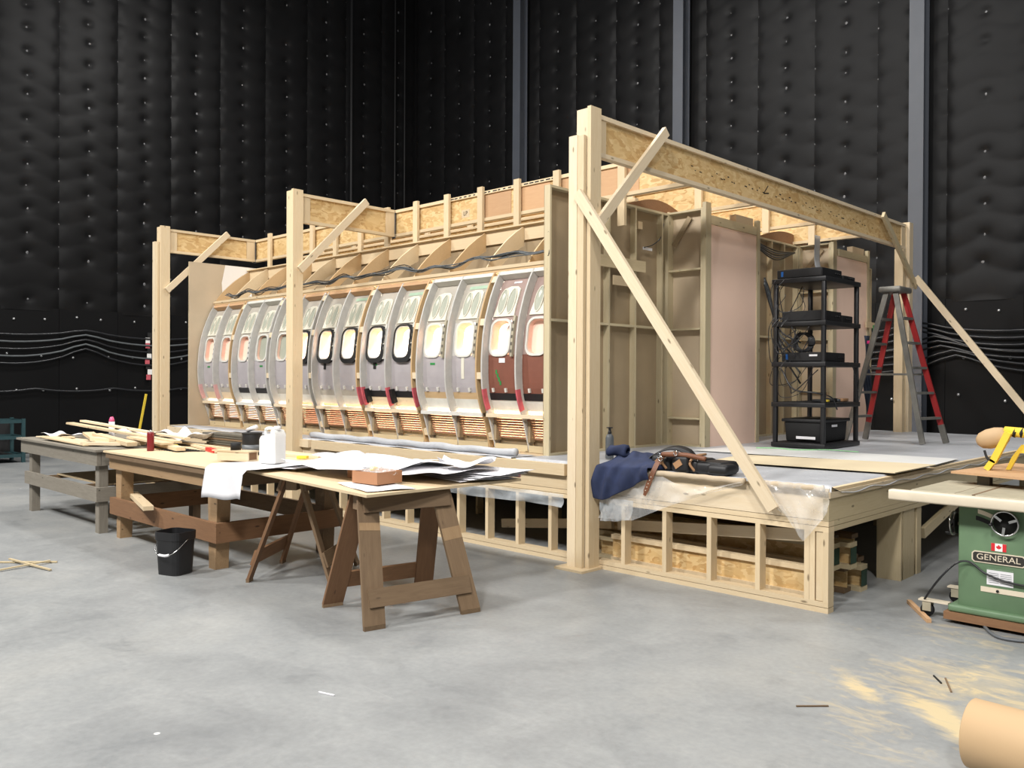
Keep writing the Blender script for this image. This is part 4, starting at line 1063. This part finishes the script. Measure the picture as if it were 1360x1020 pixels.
def carton(label, x0, y0, w_, d_, h, z, rz):
    t = thing('cardboard_box', label, 'box', (x0, y0, z), rz)
    with frame((x0, y0, z), rz):
        for a in ((-w_/2, w_/2, -d_/2, -d_/2+.004), (-w_/2, w_/2, d_/2-.004, d_/2), (-w_/2, -w_/2+.004, -d_/2+.004, d_/2-.004), (w_/2-.004, w_/2, -d_/2+.004, d_/2-.004)):
            bx('side', *a, .004, h, CARDB, t)
        bx('bottom', -w_/2, w_/2, -d_/2, d_/2, 0, .004, CARDB, t)
        return t
cbx = carton('open brown cardboard box with clear wrap on the plan table', -2.42, -2.02, .26, .24, .085, TZ+.012, .1)
def wrap(u, v):
    return (-2.53+.24*u, -2.12+.2*v, TZ+.085+.05*math.sin(PI*u)*math.sin(PI*v)+.012*math.sin(23*u+9*v)+.01*math.sin(31*v-6*u))
tag(grid('clear_wrap', wrap, 16, 14, FILM), 'crumpled clear plastic wrap in the cardboard box', 'plastic wrap')
carton('small brown cardboard box under the curled plan sheet', -2.75, -1.88, .3, .14, .07, TZ, -.1)
tag(bev_box('yellow_sponge', -2.50, -2.455, -2.03, -1.985, TZ+.085, TZ+.12, YEL, None, .008), 'small yellow sponge in the cardboard box', 'sponge')
# white jug
jg = thing('white_jug', 'white plastic jug with moulded handle standing at the table join', 'jug', (-3.99, -1.93, .87))
def jug():
    with frame((-3.97, -1.95, .886), .35):
        prof = [(0, 0), (.105, 0), (.105, .21), (.09, .245), (.06, .262), (-.0, .262)]
        def pr(y):
            return [(-.085, .01), (-.077, 0), (.077, 0), (.085, .01), (.085, .235), (.075, .265), (.062, .282), (.035, .284), (.03, .25), (-.015, .245), (-.022, .235), (-.06, .235), (-.075, .222), (-.085, .2)]
        def pr0(y):
            return [(-.115, .01), (-.105, 0), (.105, 0), (.115, .01), (.115, .2), (.10, .235), (.085, .25), (.045, .252), (.04, .225), (-.02, .225), (-.03, .215), (-.085, .215), (-.1, .2), (-.115, .18)]
        body = prism('jug_body', pr(0), 1, -.07, .07, WPLAS, jg)
        md = body.modifiers.new('soft', 'BEVEL'); md.width = .014; md.segments = 3; md.limit_method = 'NONE'
        tube('jug_handle', [(-.07, 0, .215), (-.072, 0, .275), (-.05, 0, .292), (0, 0, .292), (.04, 0, .275)], .014, WPLAS, jg, n=8)
        lathe('jug_cap', [(.028, 0), (.028, .034), (0, .035)], WPLAS, jg, (.05, 0, .28), 14)
jug()
# black tin, lid, wooden box
tn = thing('black_tin', 'black and grey tin standing on the brown table behind the white jug', 'tin', (-4.98, -1.58, .869))
lathe('tin_body', [(.09, 0), (.092, .004), (.092, .2), (.09, .206)], BLACKP, tn, (-4.98, -1.58, .869), 24); lathe('tin_label', [(.0935, 0), (.0935, .08)], GREYB, tn, (-4.98, -1.58, .889), 24); lathe('tin_rim', [(.095, 0), (.095, .012), (.085, .012)], BLACKM, tn, (-4.98, -1.58, 1.07), 24)
tag(lathe('white_roll', [(.0, 0), (.022, 0), (.022, .16), (0, .16)], PAPER, None, n=12, W=Matrix.Translation((-5.06, -1.58, 1.102)) @ Matrix.Rotation(1.35, 4, 'Y')), 'small white roll lying across the black tin', 'roll')
wb = thing('wooden_box', 'small open ended pine box holding a black cap on the brown table', 'box', (-4.35, -2.0, .869), .3)
with frame((-4.42, -2.03, .885), .3):
    bx('side', -.18, .18, -.06, -.045, .0, .075, PALE, wb); bx('side', -.18, .18, .045, .06, 0, .075, PALE, wb); bx('lid', -.24, .19, -.065, .065, .0755, .087, PLYPALE, wb); bx('bottom', -.18, .18, -.0445, .0445, 0, .01, PALE, wb); bx('back', .165, .18, -.0445, .0445, .01, .075, OLDRED, wb)
tag(lathe('black_puck', [(.045, 0), (.045, .06), (.04, .064), (0, .064)], BLACKM, None, (-4.45, -2.03, .973), 20), 'round black plug on the small pine box', 'plug')
sc = thing('spray_can', 'dark red spray can on the brown table edge', 'spray can', (-6.05, -2.1, .869))
lathe('can_body', [(.033, 0), (.034, .004), (.034, .175), (.028, .19)], REDC, sc, (-6.05, -2.1, .869)); lathe('can_top', [(.028, 0), (.026, .006), (.008, .007), (.008, .02), (0, .02)], SILV, sc, (-6.05, -2.1, 1.058))
sc2 = thing('spray_can', 'white spray can with pink cap behind the offcut pile', 'spray can', (-8.35, -1.6, .869))
lathe('can_body', [(.033, 0), (.034, .004), (.034, .19)], PAPER, sc2, (-8.35, -1.6, .869)); lathe('can_cap', [(.032, 0), (.032, .02), (.022, .05), (.015, .06), (0, .062)], PINKC, sc2, (-8.35, -1.6, 1.058))
# pine offcuts piled on the grey table
random.seed(11)
off = [((-8.9, -1.9, 1.03), (-6.2, -1.75, .93), .09, .022), ((-8.75, -1.8, 1.06), (-6.3, -1.6, .955), .07, .022), ((-8.0, -2.0, .95), (-7.0, -2.2, .89), .12, .03),
       ((-7.6, -2.05, .95), (-6.5, -2.1, .91), .1, .04), ((-7.3, -2.2, .93), (-6.7, -1.9, .90), .09, .04), ((-7.2, -1.7, .90), (-5.7, -1.95, .90), .09, .035),
       ((-7.0, -1.9, .95), (-6.0, -1.95, .935), .12, .02), ((-8.8, -2.25, .885), (-7.6, -2.1, .885), .14, .012), ((-8.4, -2.3, .90), (-7.0, -2.32, .885), .16, .015),
       ((-8.9, -2.0, .89), (-8.0, -2.2, .905), .1, .012), ((-7.1, -2.38, .90), (-6.6, -2.0, .90), .08, .03), ((-6.8, -1.5, .89), (-5.2, -1.55, .89), .06, .02), ((-7.6, -1.45, .89), (-6.6, -1.3, .95), .1, .02)]
for k, (p, q, a, b_) in enumerate(off):
    tag(beam('pine_offcut', p, q, a, b_, (PINE, PALE, PLYPALE)[k % 3]), ('long thin pine strip sticking out over the offcut pile' if k < 2 else 'loose pine offcut in the pile across the grey and brown tables'), 'lumber', 'pine offcuts on the tables')
sheet('crumpled white paper heap behind the offcuts', -7.3, -1.55, .885, .8, .45, .1, .16, seed=31)
sheet('white paper sheet standing against the dark board stack', -6.6, -1.42, .9, .75, .3, .1, .15, seed=33)
sheet('torn white paper on the end of the grey table', -8.55, -2.1, .885, .5, .25, .2, .06, seed=35)
for k in range(6):
    r_ = .06*math.sin(k*2.3); slab('stacked_board', [(-6.42+r_, -1.35), (-5.55+r_*.6, -1.32), (-5.5+r_, -1.12), (-6.4+r_*.5, -1.15)], .869+.024*k, .019, DARKB if k % 3 else OLD, 'dark hardboard piece in the stack at the back of the brown table', 'board', 'dark stacked boards')
pb = thing('pry_bar', 'thin pine handle with red grip lying on the brown table', 'tool', (-5.7, -1.6, .87))
beam('handle', (-6.3, -1.55, .884), (-5.35, -1.75, .884), .03, .02, PALE, pb); beam('red_grip', (-5.68, -1.68, .888), (-5.38, -1.745, .888), .05, .036, REDP, pb)
dg = thing('dark_mesh_mat', 'small dark wire mesh piece beside the red spray can', 'mesh', (-5.9, -1.9, .87))
for k in range(7): beam('wire', (-6.15+.06*k, -2.0, .873), (-5.95+.06*k, -1.75, .873), .006, .004, BLACKM, dg); beam('wire', (-6.12+.02*k, -1.97+.035*k, .8775), (-5.7+.02*k, -1.97+.035*k, .8775), .006, .004, BLACKM, dg)
tag(bev_box('yellow_tape_measure', -6.14, -6.07, -1.88, -1.80, .879, .915, YEL, None, .008), 'small yellow tape measure among the offcuts', 'tape measure')
tag(beam('yellow_glove', (-4.3, -1.5, .885), (-4.22, -1.45, .888), .05, .025, YEL), 'crumpled yellow glove behind the white jug', 'glove')
tag(beam('pine_offcut', (-4.9, -1.45, .882), (-4.15, -1.35, .882), .07, .025, PALE), 'short pine offcut behind the white jug', 'lumber', 'pine offcuts on the tables')
tag(beam('yellow_level', (-10.75, -.42, .01), (-10.7, -.19, 1.35), .03, .02, YEL, up=(1, 0, 0)), 'yellow level leaning against the far gantry post', 'level')
# black pail
def pail():
    t = thing('black_pail', 'black rectangular plastic pail with wire handle on the floor', 'pail', (-4.34, -2.62, 0), .35)
    with frame((-4.34, -2.62, 0), .35):
        def sec(w_, d_, z, r=.05): return [(x, y, z) for x, y in rrect(0, 0, w_, d_, r, 4)]
        S_ = [sec(.225, .2, 0), sec(.25, .225, .28), sec(.262, .236, .285), sec(.265, .24, .35), sec(.252, .228, .35), sec(.21, .19, .012)]
        n = len(S_[0]); v = [p for s in S_ for p in s]; f = [tuple(range(n))[::-1]]
        for k in range(len(S_)-1): f += [(k*n+i, k*n+(i+1) % n, (k+1)*n+(i+1) % n, (k+1)*n+i) for i in range(n)]
        f.append(tuple((len(S_)-1)*n+i for i in range(n)))
        poly('pail_body', v, f, BLACKP, t)
        tube('wire_handle', [(-.134, 0, .29), (-.12, -.10, .22), (-.05, -.14, .175), (.05, -.145, .17), (.12, -.11, .21), (.134, 0, .29)], .004, CHROME, t)
        tube('handle_grip', [(-.03, -.144, .172), (.03, -.146, .17), (.07, -.14, .178)], .011, PAPER, t, n=8)
pail()
for k, (p, q) in enumerate((((-6.0, -3.78, .009), (-5.43, -3.17, .009)), ((-5.35, -3.9, .009), (-5.45, -3.22, .024)), ((-5.75, -3.45, .028), (-5.12, -3.32, .012)))):
    tag(beam('floor_stick', p, q, .018, .012, GREYPINE), 'thin wood stick lying crossed on the concrete floor', 'stick', 'crossed sticks on the floor')
# teal steel stillage bin by the wall
tb = thing('teal_bin', 'teal steel stillage bin standing by the left quilted wall', 'bin', (-15.6, -1.2, 0))
for x in (-16.0, -15.3):
    for y in (-2.2, -.6): bx('post', x, x+.06, y, y+.06, 0, .82, TEAL, tb)
bx('side_panel', -15.29, -15.27, -2.14, -.6, .12, .78, TEAL, tb) if False else None
for z in (.1, .44, .74):
    bx('rail', -15.295, -15.25, -2.139, -.601, z, z+.06, TEAL, tb); bx('rail', -15.985, -15.945, -2.139, -.601, z, z+.06, TEAL, tb); bx('rail', -15.939, -15.301, -.585, -.545, z, z+.06, TEAL, tb)
bx('bin_floor', -15.939, -15.301, -2.139, -.601, .12, .14, TEAL, tb)
bx('mesh_panel', -15.96, -15.955, -2.139, -.601, .14, .8, BLACKM, tb)
tag(grid('bin_contents', lambda u, v: (-15.9+.55*u, -2.1+1.45*v, .142+.14*abs(math.sin(5*u+7*v))*math.sin(PI*u)*math.sin(PI*v)), 14, 24, BLACKM), 'black cloth heap inside the teal bin', 'cloth')

# ------------------------------------------------------------------ table saw
def saw():
    t = thing('table_saw', 'green cabinet table saw with pale fence rail on a wheeled base', 'table saw', (1.1, .8, 0))
    x0, x1, y0, y1 = .70, 1.32, .42, 1.04
    bev_box('cabinet', x0, x1, y0, y1, .10, .80, SAWG, t, .012)
    bev_box('cabinet_foot', x0-.05, x1+.05, y0-.04, y1+.04, .075, .12, SAWG, t, .012)
    bx('base_skid', x0-.07, x1+.09, y0-.06, y1+.06, .025, .074, OLDRED, t)
    tp = bev_box('saw_table', .42, 1.75, .34, 1.12, .822, .868, IRON, t, .004, 1)
    for x in (.805, 1.22): bx('mitre_slot', x, x+.019, .335, 1.12, .8675, .869, OLD, tp)
    bx('table_joint', .70, .704, .34, 1.12, .868, .8687, OLD, tp)
    bev_box('fence_rail', .30, 2.05, .255, .325, .795, .866, RAIL, t, .012, 2)
    bx('rear_rail', .40, 2.0, 1.125, 1.165, .80, .85, IRON, t)
    # handwheel on the front
    def wheel(M, nm='handwheel'):
        c = [Vector((.078*math.cos(a), .078*math.sin(a), .03)) for a in [2*PI*i/24 for i in range(24)]]
        v, f = tube_geo(c, .007, 6, True); w_ = poly(nm, v, f, CHROME, t, True, M)
        lathe('wheel_hub', [(0, 0), (.07, .0), (.072, .012), (.03, .022), (.022, .045), (0, .046)], BLACKM, w_, n=20, W=M)
        for k in range(3):
            a = k*2.09+.4; mk('spoke', box_mesh(.075, .016, .008, CHROME), None, w_, M @ Matrix.Rotation(a, 4, 'Z') @ Matrix.Translation((.04, 0, .03)))
        lathe('crank_handle', [(.008, 0), (.011, .02), (.009, .05), (0, .052)], BLACKP, w_, n=10, W=M @ Matrix.Translation((-.072, -.01, .03)))
    wheel(Matrix.Translation((.985, y0-.002, .695)) @ Matrix.Rotation(PI/2, 4, 'X'))
    lathe('wheel_shaft', [(.012, 0), (.012, .07)], IRON, t, n=10, W=Matrix.Translation((x0+.002, .62, .63)) @ Matrix.Rotation(-PI/2, 4, 'Y'))
    wheel(Matrix.Translation((x0-.06, .62, .63)) @ Matrix.Rotation(-PI/2, 4, 'Y'))
    # tilt slot and quadrant plate
    P = [(.80+.02+.14*i/8, .755-.05*(i/8)**1.3) for i in range(9)]
    prism('tilt_scale', [(x, z+.014) for x, z in P]+[(x, z-.014) for x, z in P[::-1]], 1, y0-.005, y0-.0005, RAIL, t)
    prism('tilt_slot', [(x-.012, z-.03) for x, z in P[:6]]+[(x-.012, z-.058) for x, z in P[:6][::-1]], 1, y0-.003, y0-.0005, BLACKM, t)
    # name plate, flag, labels
    npl = thing  # plate slants with the machine front
    pl = prism('name_plate_border', [(.785, .482), (.80, .496), (1.085, .496), (1.10, .482), (1.10, .436), (1.085, .422), (.80, .422), (.785, .436)], 1, y0-.006, y0-.0005, RAIL, t)
    prism('name_plate', [(.793, .479), (.804, .489), (1.081, .489), (1.092, .479), (1.092, .439), (1.081, .429), (.804, .429), (.793, .439)], 1, y0-.0075, y0-.0062, PLATEB, t)
    tx = text('name_plate_lettering', 'GENERAL', .054, RAIL, t, Matrix.Translation((.943, y0-.0085, .46)) @ Matrix.Rotation(PI/2, 4, 'X') @ Matrix.Diagonal((1.12, 1, 1, 1)), .0008)
    fx, fz = .90, .508
    fw = bx('flag', fx, fx+.088, y0-.0028, y0-.001, fz, fz+.05, FLAGW, t)
    bx('flag_bar', fx, fx+.022, y0-.0036, y0-.0029, fz, fz+.05, FLAGR, fw); bx('flag_bar', fx+.066, fx+.088, y0-.0036, y0-.0029, fz, fz+.05, FLAGR, fw)
    leaf = [(0, 1), (.18, .62), (.4, .74), (.32, .3), (.58, .48), (.66, .34), (.95, .36), (.84, .1), (.95, -.02), (.5, -.34), (.55, -.5), (.06, -.42), (.06, -.85), (-.06, -.85), (-.06, -.42), (-.55, -.5), (-.5, -.34), (-.95, -.02), (-.84, .1), (-.95, .36), (-.66, .34), (-.58, .48), (-.32, .3), (-.4, .74), (-.18, .62)]
    prism('flag_leaf', [(fx+.044+.017*x, fz+.025+.019*z) for x, z in leaf], 1, y0-.0036, y0-.0029, FLAGR, fw)
    bx('paper_label', .875, 1.03, y0-.002, y0-.0005, .285, .39, PAPER, t); bx('paper_label_header', .875, 1.03, y0-.0026, y0-.0021, .382, .39, SAWG, t)
    for k in range(6): bx('label_line', .885, .945, y0-.0026, y0-.0021, .30+k*.012, .303+k*.012, GREYB, t); bx('label_line', .955, 1.02, y0-.0026, y0-.0021, .30+k*.012, .303+k*.012, GREYB, t)
    bx('white_strip', .84, 1.3, y0-.004, y0-.0005, .235, .268, RAIL, t)
    lathe('strip_bolt', [(.009, 0), (.009, .006), (0, .007)], BLACKM, t, n=8, W=Matrix.Translation((.94, y0-.004, .25)) @ Matrix.Rotation(PI/2, 4, 'X'))
    # casters at the left of the base
    for (cx, cy) in ((.50, .45), (.52, .98)):
        c = bx('caster_plate', cx-.05, cx+.14, cy-.035, cy+.035, .105, .115, RAIL, t)
        for s in (-1, 1): bx('caster_fork', cx-.025, cx+.03, cy+s*.026-.003, cy+s*.026+.003, .04, .1045, IRON, c)
        lathe('caster_wheel', [(0, -.017), (.042, -.017), (.044, -.01), (.044, .01), (.042, .017), (0, .017)], BLACKM, c, n=20, W=Matrix.Translation((cx, cy, .0445)) @ Matrix.Rotation(PI/2, 4, 'X'))
    # blade
    N = 40; c0 = (1.16, .86)
    prism('saw_blade', [((.875+.125*(1 if i % 2 else .95)*math.cos(2*PI*i/N)), .80+.125*(1 if i % 2 else .95)*math.sin(2*PI*i/N)) for i in range(N)], 0, 1.0, 1.003, STEEL, t)
    # power cord
    tube('power_cord', [(.49, .42, .118), (.60, .36, .28), (.70, .38, .40), (.78, .40, .417), (.87, .395, .36), (1.0, .40, .322), (1.15, .40, .315), (1.3, .40, .33)], .007, CABLE, t)
saw()
tag(tube('power_lead', [(.86, .40, .018), (.98, .22, .012), (1.1, .2, .012), (1.3, .3, .012), (1.6, .35, .012)], .010, GREYB), 'grey cord lying on the floor in front of the table saw', 'cord')
slab('plywood_on_saw', [(.50, .91), (1.5, .68), (1.9, 1.6), (.62, 1.95)], .942, .016, PLYRED, 'pinkish plywood board lying on risers above the saw table', 'board')
tag(bx('riser_block', .66, .74, .96, 1.04, .869, .9415, DARKB), 'small dark riser block near the saw table corner under the plywood board', 'block'); tag(bx('riser_block', 1.3, 1.4, .85, .95, .869, .9415, OLD), 'brown riser block under the plywood board right of the saw blade', 'block')
def guard():
    t = thing('roller_feed', 'yellow clamp frame with brown paper cone on the plywood board over the saw', 'tool', (.75, 1.25, .96))
    z = .9585
    # brown rounded cone and yellow striped tube along X
    prof = [(0, 0), (.03, .003), (.058, .03), (.073, .08), (.074, .14), (.062, .19), (.045, .21)]
    M = Matrix.Translation((.575, 1.25, z+.2)) @ Matrix.Rotation(PI/2, 4, 'Y') @ Matrix.Rotation(-.28, 4, 'Y')
    lathe('brown_cone', prof, KRAFT, t, n=24, W=M)
    lathe('yellow_tube', [(.036, 0), (.036, .5)], YEL, t, n=18, W=Matrix.Translation((.76, 1.25, z+.285)) @ Matrix.Rotation(PI/2+.05, 4, 'Y'))
    for k in (0, 1): lathe('black_band', [(.037, 0), (.037, .022)], BLACKM, t, n=18, W=Matrix.Translation((.82+.045*k, 1.25, z+.283)) @ Matrix.Rotation(PI/2+.05, 4, 'Y') @ Matrix.Rotation(.35, 4, 'Y'))
    beam('yellow_bar', (.70, 1.19, z+.06), (.80, 1.19, z+.28), .05, .045, YEL, t, up=(1, 0, 0)); beam('yellow_foot', (.66, 1.19, z+.004), (.705, 1.19, z+.075), .05, .04, YEL, t, up=(1, 0, 0))
    prism('yellow_bracket', [(.76, z+.003), (.79, z+.003), (.85, z+.13), (.90, z+.13), (.94, z+.003), (1.05, z+.003), (1.05, z+.16), (.98, z+.2), (.86, z+.19), (.8, z+.1)], 1, 1.28, 1.31, YEL, t)
    tube('black_crank', [(.64, 1.2, z+.14), (.655, 1.19, z+.10), (.675, 1.18, z+.075), (.70, 1.18, z+.07)], .009, BLACKM, t)
guard()
tag(beam('pine_block', (.29, .70, .014), (.57, .27, .014), .03, .026, PLYRED), 'short pinkish wood stick on the floor beside the caster', 'stick')
kr = thing('kraft_paper_roll', 'large brown kraft paper roll lying on the floor near the sawdust', 'paper roll', (1.9, -1.87, 0))
MRo = Matrix.Translation((1.44, -1.85, .142)) @ Matrix.Rotation(-.06, 4, 'Z') @ Matrix.Rotation(PI/2, 4, 'Y')
lathe('paper_body', [(.136, 0), (.14, .004), (.14, .915), (.136, .92)], KRAFT, kr, n=48, W=MRo)
lathe('cardboard_core', [(.04, -.003), (.04, .923)], CARDB, kr, n=20, W=MRo)
# chips and splinters on the floor
for k, (x, y, l, a) in enumerate([(.62, -1.75, .16, .8), (1.02, -.9, .12, 2.2), (1.1, -1.0, .22, 2.0), (-1.2, -3.3, .1, .3)]):
    tag(beam('floor_splinter', (x, y, .004), (x+l*math.cos(a), y+l*math.sin(a), .004), .008, .006, (OLD, BLACKM, OLD, PAPER)[k]), ('brown splinter in the sawdust edge', 'short black splinter in the sawdust', 'long dark splinter in the sawdust', 'white chip on the bare concrete floor')[k], 'splinter')
